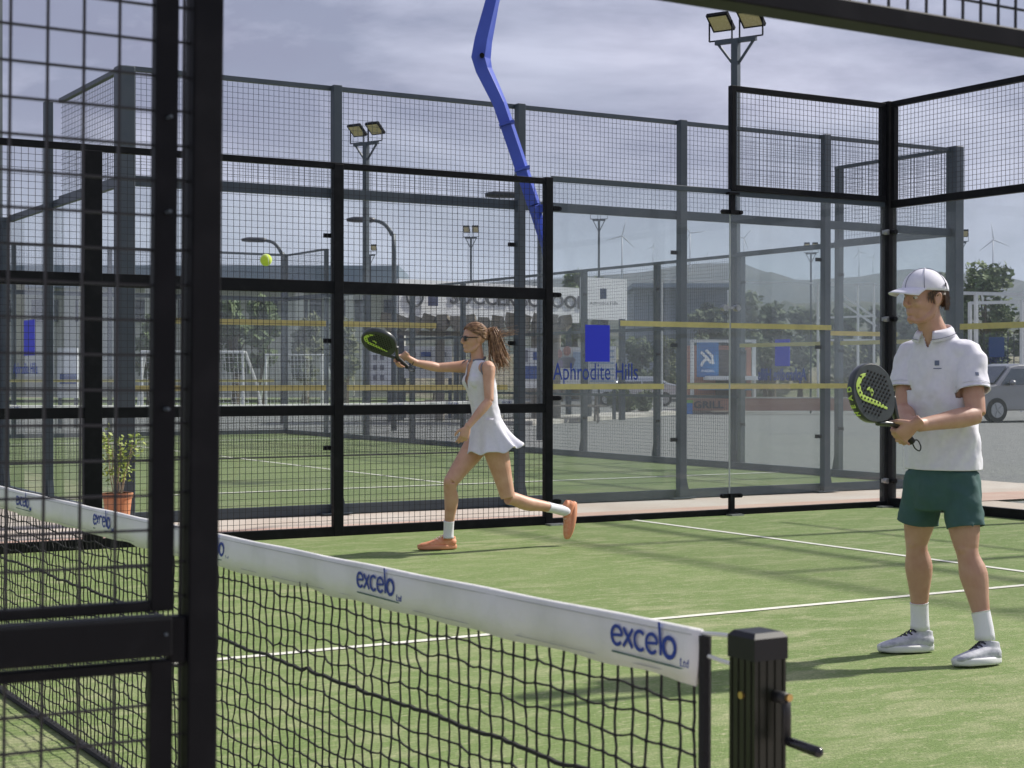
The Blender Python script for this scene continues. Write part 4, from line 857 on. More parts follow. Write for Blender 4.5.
def head(mb, c, Fd, U, k=1.0, fem=False):
    """c is the centre between the ears at eye height"""
    Fd = Fd.normalized(); U = (U-Fd*U.dot(Fd)).normalized(); L = U.cross(Fd)
    P = lambda f, l, u: c+Fd*(f*k)+L*(l*k)+U*(u*k)
    mb.ell(P(-.012, 0, .030), L, Fd, U, .074*k, .096*k, .090*k, 24, 16)         # cranium
    mb.ell(P(.022, 0, -.012), L, Fd, U, .066*k, .066*k, .080*k, 20, 14)         # mid face
    mb.ell(P(.036, 0, -.058), L, Fd, U, .050*k, .048*k, .052*k, 20, 14)         # lower face
    mb.ell(P(.074, 0, -.092), L, Fd, U, .022*k, .018*k, .016*k, 14, 10)         # chin
    for s_ in (-1, 1):
        mb.tube([P(-.012, s_*.062, -.030), P(.0, s_*.058, -.066), P(.040, s_*.034, -.096), P(.068, s_*.010, -.102)], [.014*k, .015*k, .014*k, .012*k], n=10, sub=3)   # jaw
        mb.ell(P(.062, s_*.034, -.022), L, Fd, U, .022*k, .022*k, .020*k, 12, 8)   # cheek
        mb.tube([P(.080, s_*.010, .022), P(.078, s_*.030, .025), P(.062, s_*.050, .018)], [(.009*k, .006*k)]*3, n=8)  # brow
        mb.ell(P(-.012, s_*.076, -.008), L, Fd, U, .006*k, .017*k, .030*k, 12, 8)  # ear
        mb.tube([P(-.002, s_*.078, .008), P(-.016, s_*.084, .020), P(-.028, s_*.083, .006), P(-.022, s_*.079, -.022), P(-.008, s_*.074, -.034)], .0048*k, n=8, sub=2)
    mb.tube([P(.080, 0, .018), P(.094, 0, .0), P(.103, 0, -.020), P(.101, 0, -.031), P(.088, 0, -.036)], [(.008*k, .008*k), (.009*k, .010*k), (.012*k, .012*k), (.012*k, .008*k), (.010*k, .006*k)], ref=L, n=12, sub=3)
    for s_ in (-1, 1): mb.ell(P(.094, s_*.012, -.031), L, Fd, U, .008*k, .010*k, .007*k, 8, 6)
    for u, rr in ((-.054, .0065), (-.066, .0075)):
        mb.tube([P(.072, -.022, u+.001), P(.085, -.010, u+.002), P(.088, 0, u), P(.085, .010, u+.002), P(.072, .022, u+.001)], [rr*.4*k, rr*.9*k, rr*k, rr*.9*k, rr*.4*k], n=8, sub=2)
    return P, L
def eyes(parent, P, L, Fd, U, k=1.0):
    for s_ in (-1, 1):
        q = MB(); q.ell(P(.071, s_*.031, .002), L, Fd, U, .0125*k, .0125*k, .0085*k, 12, 8, k=0); q.ell(P(.0795, s_*.031, .001), L, Fd, U, .0055*k, .004*k, .0055*k, 10, 6, k=1); obj('eye', q, [mat('eye_white', (.6, .57, .54), .3), mat('dark_iris', (.03, .02, .015), .2)], parent, smooth=True)
def paint(o, m, test):
    me = o.data; me.materials.append(m); idx = len(me.materials)-1
    for p in me.polygons:
        if test(p.center): p.material_index = idx
def body(name_parent, mb, m, voxel=.0045, smooth=4):
    me = remesh(mb, voxel, smooth, .5); o = obj('body', me, m, name_parent, smooth=True); return o
def cloth(name, parts, m, parent, voxel=.006, openings=(), thick=.004, smooth=6, disp=None, cut=None):
    mb = MB()
    for a in parts: mb.tube(*a[0], **a[1])
    me = remesh(mb, voxel, smooth, .6); bm = bmesh.new(); bm.from_mesh(me); kill = []
    for f in bm.faces:
        c = f.calc_center_median()
        for (p, n_, rad, dp, sl) in [o_ if len(o_) == 5 else (*o_, .6) for o_ in openings]:
            if -dp < (c-p).dot(n_) < sl and ((c-p)-n_*(c-p).dot(n_)).length < rad: kill.append(f); break
        else:
            if cut and cut(c): kill.append(f)
    bmesh.ops.delete(bm, geom=kill, context='FACES')
    bmesh.ops.delete(bm, geom=[v for v in bm.verts if not v.link_faces], context='VERTS')
    for v in bm.verts:      # square the cut edges off on the hem planes
        if v.is_boundary:
            for (p, n_, rad, dp, sl) in [o_ if len(o_) == 5 else (*o_, .6) for o_ in openings]:
                d_ = (v.co-p).dot(n_)
                if abs(d_) < voxel*2 and ((v.co-p)-n_*d_).length < rad+.012: v.co -= n_*(d_+dp); break
    if disp:
        bm.normal_update()
        for v in bm.verts: v.co += v.normal*disp(v.co)
    bm.to_mesh(me); bm.free(); o = obj(name, me, m, parent, smooth=True)
    s_ = o.modifiers.new('thickness', 'SOLIDIFY'); s_.thickness = thick; s_.offset = -1; return o
from mathutils import noise as mn
def shoe(parent, heel, toe, ankle, m_up, m_sole, width=.048, lace=None, k=1.0, sole_up=None):
    f = (toe-heel); L_ = f.length; f.normalize(); u = (ankle-heel); u = (u-f*u.dot(f)).normalized(); s_ = u.cross(f)
    P = lambda a, b, c: heel+f*(a*L_)+s_*b+u*c
    q = MB(); n = 24; ring = []
    for i in range(n):
        t = 2*math.pi*i/n; x = .5-.5*math.cos(t); 
        wv = width*(.70+.42*math.sin(math.pi*min(1, max(0, (x-.1)/.95)))**.8)*abs(math.sin(t))**.6; ring.append((x, math.copysign(wv, math.sin(t)) if abs(math.sin(t)) > 1e-6 else 0, ))
    for (z0, sc) in ((0, .93), (.012, 1.0), (.030, 1.02), (.034, .96)):
        pass
    V = []; lv = [(0, .90), (.008, 1.0), (.024, 1.03), (.032, .98)]
    for z0, sc in lv:
        for (x, y) in ring: V.append(P(.5+(x-.5)*(1+ (sc-1)*.3), y*sc, z0+.010*max(0, (x-.72)/.28)**2+.006*max(0, (.2-x)/.2)))
    F = [(i*n+j, i*n+(j+1) % n, (i+1)*n+(j+1) % n, (i+1)*n+j) for i in range(3) for j in range(n)]+[tuple(range(n-1, -1, -1)), tuple(3*n+j for j in range(n))]
    q.add(V, F); sh_sole = q
    q = MB(); w_ = width
    q.tube([P(.03, 0, .045), P(.12, 0, .052), P(.30, 0, .055), P(.50, 0, .048), P(.72, 0, .040), P(.90, 0, .033), P(.985, 0, .030)], [(w_*.55, .026), (w_*.80, .040), (w_*.84, .040), (w_*.90, .034), (w_*1.02, .026), (w_*.85, .020), (w_*.4, .012)], ref=s_, n=18, sub=2)
    q.tube([P(.22, 0, .04), P(.19, 0, .075), P(.17, 0, .105)], [(w_*.78, .062), (w_*.72, .052), (w_*.70, .046)], ref=s_, n=18, sub=2)
    q.tube([P(.30, 0, .085), P(.45, 0, .070), P(.6, 0, .052)], [(w_*.5, .018), (w_*.55, .018), (w_*.6, .015)], ref=s_, n=12, sub=2)
    me = remesh(q, .004, 3); o = obj('shoe', me, m_up, parent, smooth=True); obj('sole', sh_sole, m_sole, o, smooth=True)
    if lace is not None:
        q = MB()
        for i in range(5):
            a = .34+.075*i; hgt = .108-.0110*i*1.0
            q.tube([P(a, -w_*.52, hgt-.014), P(a+.02, 0, hgt+.004), P(a+.0, w_*.52, hgt-.014)], .0035, n=6, sub=2); q.tube([P(a, w_*.52, hgt-.014), P(a+.06, 0, hgt), P(a+.07, -w_*.5, hgt-.026)], .003, n=6, sub=2)
        q.tube([P(.27, 0, .103), P(.26, .0, .135)], [(.018, .004), (.016, .004)], ref=s_, n=8); obj('laces', q, lace, o)
    return o
def racket(label, butt, A, Nf, left_rim_dir=1):
    """butt of the handle, A long axis, Nf face normal towards the viewer"""
    A = A.normalized(); Nf = (Nf-A*Nf.dot(A)).normalized(); S = A.cross(Nf)  # S: to the viewer's right with A up
    t = thing('padel_racket', label, 'racket', butt, 'rackets in the players hands')
    def P(s, a, n_=0): return butt+S*s+A*a+Nf*n_
    cy = .318; rx, ry = .130, .142; th = .019
    def outline(k, m_=64):
        pts = []
        for i in range(m_):
            ang = 2*math.pi*i/m_; x = rx*k*math.sin(ang); y = ry*k*math.cos(ang)
            if y < 0: x *= (1-.30*(abs(y)/ry)**2.2)
            pts.append((x, cy+y))
        return pts
    q = MB(); m_ = 64; V = []; lv = [(.955, -th), (.99, -th*.8), (1.0, -th*.3), (1.0, th*.3), (.99, th*.8), (.955, th)]
    for k_, n_ in lv:
        for (x, y) in outline(k_, m_): V.append(P(x, y, n_))
    F = [(i*m_+j, i*m_+(j+1) % m_, (i+1)*m_+(j+1) % m_, (i+1)*m_+j) for i in range(5) for j in range(m_)]; q.add(V, F); obj('rim', q, mat('racket_frame', (.02, .028, .026), .3, coat=.5), t, smooth=True)
    q = MB()
    for sg in (-1, 1):
        pts = outline(.955, m_); V = [P(x, y, sg*th) for x, y in pts]+[P(0, cy, sg*th)]; q.add(V, [(j, (j+1) % m_, m_) if sg > 0 else ((j+1) % m_, j, m_) for j in range(m_)])
    fc = obj('face', q, mat('racket_face', (.028, .036, .038), .45, noise=(30, (.04, .052, .052), .4, .7)), t)
    q = MB(); q2 = MB()
    for i in range(-5, 6):
        for j in range(-5, 7):
            x = i*.020+(.010 if j % 2 else 0); y = cy+j*.0185
            if (x/rx)**2+((y-cy)/ry)**2 < .62 and y > cy-.085: q.cyl(P(x, y, th-.002), P(x, y, th+.0030), .0050, 10); q2.cyl(P(x, y, -th+.002), P(x, y, -th-.0006), .0052, 10)
    obj('holes', q, mat('hole_black', (.004, .004, .004), .9), fc); obj('holes', q2, mat('hole_black', (.004, .004, .004), .9), fc)
    LG = mat('lime_print', (.50, .68, .12), .5)
    q = MB()
    q.tube([P(.035, cy+.090, th+.0012), P(.0, cy+.108, th+.0012), P(-.045, cy+.098, th+.0012), P(-.064, cy+.055, th+.0012), P(-.045, cy+.005, th+.0012), P(-.022, cy-.045, th+.0012), P(-.002, cy-.095, th+.0012)], [(.004, .0007), (.011, .0009), (.014, .0009), (.013, .0009), (.012, .0009), (.011, .0009), (.005, .0007)], ref=Nf.cross(A), n=8, sub=5)
    q.tube([P(-.022, cy+.050, th+.0014), P(-.006, cy+.040, th+.0014), P(-.008, cy+.020, th+.0014), P(-.024, cy+.012, th+.0014)], [(.003, .0009), (.008, .0009), (.008, .0009), (.003, .0009)], n=8, sub=4)
    obj('logo', q, LG, fc)
    # letters HEAD round the upper left of the rim
    for ch_, ang in zip('HEAD', (-84, -68, -52, -36)):
        a = R(ang); x = rx*1.001*math.sin(a); y = cy+ry*1.001*math.cos(a); nrm = (S*math.sin(a)/rx+A*math.cos(a)/ry).normalized(); tg = Nf.cross(nrm)*-1.0
        tg = nrm.cross(Nf).normalized()*1.0
        me = textmesh(ch_, .034, bold=.001, extrude=.0006, sx=1.0)
        xd = -tg if (-tg).dot(A) > 0 else tg     # reads upward along the left rim
        zd = Nf*-1.0
        # letter up direction points from the viewer side to the far side
        zd = (nrm.cross(xd)); zd = zd if zd.dot(Nf) < 0 else -zd
        nn = zd.cross(xd)
        if nn.dot(nrm) > 0: pass
        c = P(x, y, 0)+nrm*.0006
        M = Matrix(((xd.x, nn.x, zd.x, c.x), (xd.y, nn.y, zd.y, c.y), (xd.z, nn.z, zd.z, c.z), (0, 0, 0, 1))); me.transform(M); obj('rim_letter', me, LG, t)
    q = MB()
    for sg in (-1, 1): q.tube([P(sg*.006, .115), P(sg*.026, .150), P(sg*.055, .187), P(sg*.078, .215)], [(.010, .015), (.011, .016), (.012, .017), (.012, .017)], ref=S, n=10, sub=3)
    obj('throat', q, mat('racket_frame', (.02, .028, .026), .3), t, smooth=True)
    q = MB(); q.tube([P(0, 0), P(0, .006), P(0, .12), P(0, .135)], [(.017, .018), (.0155, .0175), (.015, .017), (.013, .015)], ref=S, n=14)
    for i in range(12): q.tube([P(.0158*math.cos(u), .012+.009*i+.004*u/6.28, .0175*math.sin(u)) for u in np.linspace(0, 6.283, 13)], .0011, n=4, cap=False)
    obj('handle', q, RUB, t, smooth=True)
    q = MB(); q.tube([P(0, .0), P(.03, -.02), P(.022, -.055), P(0, -.06), P(-.01, -.03), P(0, .0)], .003, n=6, sub=3); obj('wrist_cord', q, RUB, t)
    return t

# ------------------------------------------------------------------ the standing man
man = thing('person', 'man in white cap, white polo and dark green shorts standing with a racket', 'person', (ground(945, 655).x, ground(945, 655).y, 0))
TT = R(42); Fm = fromimg(-math.sin(TT), -math.cos(TT), 0); Lm = fromimg(math.cos(TT), -math.sin(TT), 0)
q = MB()
pel = at(942, 478, 7.55); cs = at(941, 392, 7.56); nb = at(934, 338, 7.55)
torso = [at(942, 494, 7.55), at(942, 478, 7.55), at(941, 448, 7.56), at(941, 410, 7.57), at(940, 378, 7.57), at(938, 354, 7.57), at(936, 338, 7.56)]
q.tube(torso, [(.11, .08), (.146, .100), (.142, .098), (.160, .110), (.172, .116), (.145, .095), (.085, .066)], ref=Lm, n=28, sub=3)
hd = at(923.8, 297.8, 7.53); th_ = R(64); Fh = fromimg(-math.sin(th_), -math.cos(th_), -.05).normalized(); Uh = (Z_+fromimg(-.04, -.03, 0)).normalized()
q.tube([at(936, 344, 7.56), at(933, 331, 7.55), at(928, 317, 7.54), at(926.5, 304, 7.54)], [(.085, .07), (.061, .064), (.057, .060), (.055, .058)], ref=Lm, n=20, sub=2)
Pm, Lh = head(q, hd, Fh, Uh, 1.04)
shL = torso[5]+Lm*.152+Z_*(-.014); shR = torso[5]-Lm*.140+Z_*(-.014)
elL = at(976.5, 415, 7.36); wrL = at(918, 425.5, 7.22); elR = at(903.5, 411, 7.60); wrR = at(911, 428, 7.36)
for (sh, el, wr) in ((shL, elL, wrL), (shR, elR, wrR)):
    q.tube([torso[5]+(sh-torso[5])*.3, torso[5]+(sh-torso[5])*.75, sh, sh+(el-sh)*.35, sh+(el-sh)*.75, el], [.062, .064, .062, .054, .047, .041], n=18, sub=2)
    q.tube([el, el+(wr-el)*.28, el+(wr-el)*.65, wr], [.042, .046, .036, (.029)], n=18, sub=3)
hL = torso[1]+Lm*.082; hR = torso[1]-Lm*.082
knL = at(966.5, 548, 7.44); anL = at(985, 632, 7.37); knR = at(916.5, 541, 7.66); anR = at(920, 622, 7.70)
for (h_, kn, an, s_) in ((hL, knL, anL, 1), (hR, knR, anR, -1)):
    q.tube([h_+Z_*.03, h_+(kn-h_)*.25, h_+(kn-h_)*.65, kn+(h_-kn)*.08, kn], [.072, .080, .074, .059, .054], n=20, sub=3)
    bk = -Fm*.012
    q.tube([kn, kn+(an-kn)*.12, kn+(an-kn)*.32+bk, kn+(an-kn)*.6+bk*.6, kn+(an-kn)*.88, an], [.052, .050, .064, .048, .035, .036], n=20, sub=3)
    q.ell(kn+Fm*.022, Lm, Fm, Z_, .036, .036, .045, 12, 8)
# racket axis and hands
At = fromimg(-.66, -.38, .69).normalized(); nfm = fromimg(.62, -.78, .05)
butt = at(912, 442, 7.26)
T_ = At
K1 = fromimg(-1, -.05, -.35); K1 = (K1-T_*K1.dot(T_)).normalized()
grip = butt+At*.075
N1 = K1.cross(T_)       # left hand palm normal (away from the viewer)
wL_ = grip-N1*.034-K1*.062+T_*.008
q.tube([wrL+(elL-wrL)*.12, wrL*.5+wL_*.5, wL_], [.030, .028, (.026)], n=14)
hand(q, wL_, K1, T_, True, (62, 78, 48), s=1.02)
K2 = fromimg(-1, -.1, -.25); K2 = (K2-T_*K2.dot(T_)).normalized(); N2 = T_.cross(K2)
wR_ = grip-N2*.036-K2*.055-T_*.028
q.tube([wrR+(elR-wrR)*.15, wrR*.5+wR_*.5, wR_], [.030, .028, .026], n=14)
hand(q, wR_, K2, T_, False, (62, 78, 48), s=1.02)
mb_ = body(man, q, SKIN)
mouth = Pm(.086, 0, -.060)
paint(mb_, LIP, lambda c: abs((c-mouth).dot(Uh)) < .009 and abs((c-mouth).dot(Lh)) < .022 and (c-mouth).dot(Fh) > -.014)
eyes(man, Pm, Lh, Fh, Uh)
q = MB()
for s_ in (-1, 1): q.tube([Pm(.084, s_*.014, .018), Pm(.083, s_*.030, .023), Pm(.066, s_*.050, .018)], [(.004, .003), (.005, .0035), (.002, .002)], n=6, sub=2)
obj('eyebrows', q, HAIRD, man)
# hair below the cap
q = MB(); 
for i in range(520):
    a = random.uniform(-2.75, -.1) if i % 2 else random.uniform(.1, 2.75)
    # ring around the head, back and sides (a=0 front)
    a = random.choice((-1, 1))*random.uniform(1.35, 3.14); f = math.cos(a)*.103-.012; l = math.sin(a)*.078; u0_ = random.uniform(.0, .035); ln_ = random.uniform(.008, .014) if abs(a) < 2.0 else random.uniform(.035, .070); u0_ += .012 if abs(a) < 2.0 else 0
    p = Pm(f, l, u0_); q.tube([p, Pm(f*1.03-.002, l*1.04, u0_-ln_*.5), Pm(f*1.0-.004+random.gauss(0, .003), l*1.0+random.gauss(0, .003), u0_-ln_)], [.0036, .0034, .001], n=5)
for s_ in (-1, 1):
    for i in range(16): p = Pm(.022+random.uniform(-.016, .014), s_*.071, random.uniform(.0, .03)); q.tube([p, p-Uh*.028+Lh*s_*.001], [.004, .0015], n=4)
obj('hair', q, HAIRD, man)
# cap
q = MB(); V = []; nu, nv = 40, 12
for j in range(nv+1):
    ph = (math.pi/2)*j/nv
    for i in range(nu):
        a = 2*math.pi*i/nu; rr = math.cos(ph); f = math.cos(a)*rr*.108-.010; l = math.sin(a)*rr*.084; u = .030+math.sin(ph)*.094+(.006*math.cos(a)*rr if True else 0)
        if ph < .35: f *= 1+.0*ph
        V.append(Pm(f, l, u))
F = [(j*nu+i, j*nu+(i+1) % nu, (j+1)*nu+(i+1) % nu, (j+1)*nu+i) for j in range(nv) for i in range(nu)]
q.add(V, F); CAPM = mat('cap_fabric', (.76, .76, .82), .8, noise=(30, (.70, .70, .77), .4, .7), bump=(500, .3, .001))

cap = obj('cap', q, CAPM, man, smooth=True); sm = cap.modifiers.new('t', 'SOLIDIFY'); sm.thickness = .004; sm.offset = 1
q = MB(); V = []; n = 20; m_ = 8
for j in range(m_+1):
    d = j/m_
    for i in range(n+1):
        a = -1.18+2.36*i/n; bx = math.cos(a)*.106-.010; bl = math.sin(a)*.083; ext = .086*math.cos(a*.66)**.6
        V.append(Pm(bx+ext*d*math.cos(a*.45), bl*(1-.02*d), .046-.004*d-.014*d*d-(.020*(bl/.08)**2)*(.15+d*.8)))
F = [(j*(n+1)+i, j*(n+1)+i+1, (j+1)*(n+1)+i+1, (j+1)*(n+1)+i) for j in range(m_) for i in range(n)]
q.add(V, F); br = obj('brim', q, CAPM, cap, smooth=True); sm = br.modifiers.new('t', 'SOLIDIFY'); sm.thickness = .004; sm.offset = 0
q = MB(); q.ell(Pm(-.010, 0, .128), Lh, Fh, Uh, .008, .008, .005, 10, 6)
obj('button', q, CAPM, cap); q = MB()
for a in (.95, -.95, 2.1, -2.1, 0, math.pi):
    q.tube([Pm(math.cos(a)*math.cos(p)*.1125-.010, math.sin(a)*math.cos(p)*.0885, .032+math.sin(p)*.0985+.006*math.cos(a)*math.cos(p)) for p in np.linspace(.02, 1.5, 12)], .0014, n=5)
obj('seams', q, TRIM, cap)
q = MB(); aa = 2.0; c = Pm(math.cos(aa)*.112-.010, math.sin(aa)*.0885, .054); q.obox(c, (Lh*math.cos(aa)*-1+Fh*math.sin(aa)).normalized(), (Lh*math.sin(aa)+Fh*math.cos(aa)).normalized(), Uh, .010, .004, .016); obj('emblem', q, INK, cap)
q = MB(); 
# polo
def fold(c):
    return .004*mn.noise(c*7)+.016*mn.noise(Vector((c.x*10+c.z*6, c.y*10, c.z*3.6)))*max(.25, min(1, (1.45-c.z)/.3))+.009*mn.noise(Vector((c.x*20-c.z*12, c.y*20, c.z*9)))+.0012*mn.noise(c*45)
hemP = at(942, 472, 7.55)
slL = shL+(elL-shL)*.60; slR = shR+(elR-shR)*.60
pol = [(([at(943, 478, 7.55), at(943, 466, 7.55), at(942, 440, 7.56), at(941.5, 410, 7.57), at(940, 380, 7.57), at(938, 355, 7.57), at(936, 339, 7.56), at(935, 331, 7.55)], [(.182, .138), (.182, .138), (.176, .132), (.176, .130), (.182, .128), (.158, .106), (.104, .084), (.076, .074)]), dict(ref=Lm, n=32, sub=3)),
       (([torso[5]+(shL-torso[5])*.3, shL+Z_*.004, shL+(elL-shL)*.3, slL, slL+(elL-shL)*.06], [.074, .073, .072, .074, .075]), dict(n=24, sub=3)),
       (([torso[5]+(shR-torso[5])*.3, shR+Z_*.004, shR+(elR-shR)*.3, slR, slR+(elR-shR)*.06], [.074, .073, .072, .074, .075]), dict(n=24, sub=3))]
dL = (elL-shL).normalized(); dR = (elR-shR).normalized()
def vcut(c):
    # open placket
    v = c-at(935, 336, 7.55); l = v.dot(Lm); f = v.dot(Fm); z = v.z
    return f > .02 and -.055 < z < .03 and abs(l) < .004+.030*max(0, (z+.055)/.07)
polo = cloth('polo_shirt', pol, WHITEF, man, voxel=.0055, openings=[(at(943, 469, 7.55), -Z_, .40, .0), (slL, dL, .080, .0, .020), (slR, dR, .080, .0, .020), (at(935, 334.5, 7.55), Z_, .10, .0)], disp=fold, thick=.003, cut=vcut)
# collar
q = MB(); cc = at(934.5, 335.5, 7.55)
V = []; n = 36
for i in range(n+1):
    a = .36+(2*math.pi-.72)*i/n; dr = Fm*math.cos(a)+Lm*math.sin(a); fz = .018*math.cos(a)
    for (rr, z) in ((.070, .004), (.069, .030), (.071, .036), (.083, .022), (.094+.006*math.cos(a), -.006-.012*max(0, math.cos(a)))): V.append(cc+dr*rr*(1.0 if abs(math.sin(a)) < .5 else 1.04)+Z_*(z-fz))
F = [(i*5+j, i*5+j+1, (i+1)*5+j+1, (i+1)*5+j) for i in range(n) for j in range(4)]; q.add(V, F); co = obj('collar', q, WHITEF, polo, smooth=True); sm = co.modifiers.new('t', 'SOLIDIFY'); sm.thickness = .003
q = MB(); q.tube([V[i*5+4]*.72+V[i*5+3]*.28+Z_*.002+(V[i*5+4]-cc).normalized()*.002 for i in range(n+1)], .0014, n=5); obj('collar_stripe', q, TRIM, polo)
q = MB()
def ring(c, d, r_, tr=.0014, n=30):
    a = d.orthogonal().normalized(); b = d.cross(a); return [c+a*(r_*math.cos(2*math.pi*i/n))+b*(r_*math.sin(2*math.pi*i/n)) for i in range(n+1)]
for (sl, d) in ((slL, dL), (slR, dR)): q.tube(ring(sl-d*.022, d, .0775), .0012, n=5, cap=False); q.tube(ring(sl-d*.003, d, .0765), .0022, n=5, cap=False)
obj('sleeve_hem', q, mat('hem_stripe', (.58, .58, .66), .8), polo)  # slightly greyer stripe lines round each sleeve end
dgp = bpy.context.evaluated_depsgraph_get()
def surf(o, p, d, offw=.0015):
    """point of a mesh object hit along d from p (world)"""
    w0 = wloc(o); ok, loc, nn, _ = o.evaluated_get(bpy.context.evaluated_depsgraph_get()).ray_cast(p-w0, d); return (loc+w0+nn*offw, nn) if ok else (p, -d)
def decal(parent, onto, px, py, D, wpx, hpx, m, name='emblem', th=.0012):
    v = (at(px, py, 1)-CAM).normalized(); p, nn = surf(onto, CAM+v*(D-.8), v)
    ax = Z_.cross(nn).normalized(); az = nn.cross(ax)*1.0; q = MB(); q.obox(p, ax, nn, az, wpx/F_PX*D, th, hpx/F_PX*D); return obj(name, q, m, parent)
decal(polo, polo, 937, 363, 7.5, 4.5, 5, mat('slate_print', (.13, .16, .24), .7)); decal(polo, polo, 937.5, 368.5, 7.5, 8, .9, mat('slate_print', (.1, .1, .1)), 'emblem'); decal(polo, polo, 977, 374, 7.4, 3.6, 3.6, mat('slate_print', (.1, .1, .1)))
for (a, b) in ((352, 348), (366, 372)): pass
# shorts
sh_ = [(([at(942, 460, 7.55), at(942, 476, 7.55), at(942, 494, 7.55), at(942, 509, 7.55)], [(.156, .118), (.165, .126), (.170, .128), (.155, .112)]), dict(ref=Lm, n=30, sub=3))]
hmL = h1 = hL+(knL-hL)*.70; hmR = hR+(knR-hR)*.70
for (h_, hm, s_) in ((hL, hmL, 1), (hR, hmR, -1)):
    d_ = (hm-h_).normalized(); sh_.append((([h_+Z_*.02, h_+(hm-h_)*.3+Lm*s_*.006, h_+(hm-h_)*.7+Lm*s_*.008, hm+Lm*s_*.008, hm+d_*.03+Lm*s_*.008], [(.090, .106), (.091, .106), (.090, .100), (.090, .099), (.090, .099)]), dict(ref=Lm, n=26, sub=3)))
def fold2(c): return .014*mn.noise(Vector((c.x*11, c.y*11, c.z*4+c.x*5)))+.006*mn.noise(c*20)+.001*mn.noise(c*50)
shorts = cloth('shorts', sh_, GREENF, man, voxel=.006, openings=[(hmL+Lm*.008, (hmL-hL).normalized(), .13, .0, .08), (hmR-Lm*.008, (hmR-hR).normalized(), .13, .0, .08)], disp=fold2, thick=.004, smooth=4)
# socks and shoes
hmS = []
SHW = mat('white_mesh_shoe', (.55, .56, .60), .65, noise=(35, (.38, .39, .44), .45, .65), bump=(260, .3, .001)); SOLEW = mat('white_rubber_sole', (.70, .71, .70), .55)
for (kn, an, hx, hy, hD, tx, ty, tD) in ((knL, anL, 1001, 664.5, 7.40, 954, 668, 7.27), (knR, anR, 934, 652, 7.72, 878, 653.5, 7.62)):
    q = MB(); st = an+(kn-an)*.24; q.tube([an-Z_*.035, an+(kn-an)*.06, st-(kn-an)*.02, st, st+(an-kn)*-.002], [.046, .042, .0425, .044, .038], n=20, sub=2)
    obj('sock', q, SOCK, man, smooth=True)
    he = ground(hx, hy); to = ground(tx, ty); shoe(man, he, to, an+Z_*.02, SHW, SOLEW, lace=mat('dark_laces', (.03, .03, .05), .7), width=.050)
racket('black and lime padel racket held low in both hands by the standing man', butt, At, nfm)

# ------------------------------------------------------------------ the running woman
wo = thing('person', 'woman in white sleeveless tennis dress and sunglasses lunging left with racket arm stretched out', 'person', (ground(440, 549).x, ground(440, 549).y, 0))
TW_ = R(58); Fw = fromimg(-math.sin(TW_), -math.cos(TW_), 0); Lw = fromimg(math.cos(TW_), -math.sin(TW_), 0)
D0 = 12.2
q = MB()
ts = [at(487, 449, D0), at(487.5, 436, D0), at(487, 424, D0), at(485.5, 411, D0), at(483, 396, D0), at(480, 381, D0), at(478, 369, D0), at(477, 361.5, D0)]
q.tube(ts, [(.11, .09), (.145, .105), (.132, .095), (.100, .075), (.112, .080), (.128, .092), (.118, .075), (.065, .055)], ref=Lw, n=28, sub=3)
q.ell(ts[5]+Fw*.058+Lw*.055, Lw, Fw, Z_, .05, .045, .052, 14, 10); q.ell(ts[5]+Fw*.058-Lw*.055, Lw, Fw, Z_, .05, .045, .052, 14, 10)
thw = R(69); Fhw = fromimg(-math.sin(thw), -math.cos(thw), -.04).normalized(); Uhw = (Z_+fromimg(-.02, 0, 0)).normalized()
hw_ = at(474, 338.5, D0-.02)
q.tube([at(478, 366, D0), at(477.5, 358, D0), at(476.5, 350, D0), at(476, 343, D0)], [(.07, .06), (.048, .050), (.044, .047), (.042, .045)], ref=Lw, n=18, sub=2)
Pw, Lhw = head(q, hw_, Fhw, Uhw, .93, True)
sL = at(488.5, 368.5, D0-.13); sR = at(466.5, 366.5, D0+.12)
eL = at(489, 401, D0-.20); wL2 = at(467.5, 427, D0-.30); eR = at(438, 367.5, D0+.06); wR2 = at(412.5, 362, D0-.05)
for (sh, el, wr) in ((sL, eL, wL2), (sR, eR, wR2)):
    c0 = ts[6]
    q.tube([c0+(sh-c0)*.3, c0+(sh-c0)*.8, sh, sh+(el-sh)*.4, el], [.050, .052, .052, .041, .034], n=16, sub=3)
    q.tube([el, el+(wr-el)*.28, el+(wr-el)*.65, wr], [.034, .036, .029, .023], n=16, sub=3)
# relaxed left hand
Kw = (wL2-eL).normalized()*.6+fromimg(-.15, 0, -1); hand(q, wL2, Kw.normalized(), fromimg(-.9, -.3, -.2), True, ((20, 28, 18), (26, 34, 22), (32, 38, 24), (38, 40, 26)), s=.92, spread=.6)
# racket hand
Aw = fromimg(-.60, -.56, .57).normalized(); nfw = fromimg(-.164, -.6, -.783)
bt = at(407.5, 367, D0-.13+.02)
gr = bt+Aw*.065; Kr = (wR2-eR).normalized(); Kr = (Kr-Aw*Kr.dot(Aw)); Kr = (Kr+fromimg(0, 0, -.1)); Kr = (Kr-Aw*Kr.dot(Aw)).normalized(); Nr = Aw.cross(Kr)
wgr = gr-Nr*.033-Kr*.052
q.tube([wR2+(eR-wR2)*.15, wR2*.5+wgr*.5, wgr], [.025, .0235, .0225], n=14)
hand(q, wgr, Kr, Aw, False, (62, 78, 48), s=.95)
hl = ts[1]+Lw*.075-Z_*.01; hr = ts[1]-Lw*.075-Z_*.01
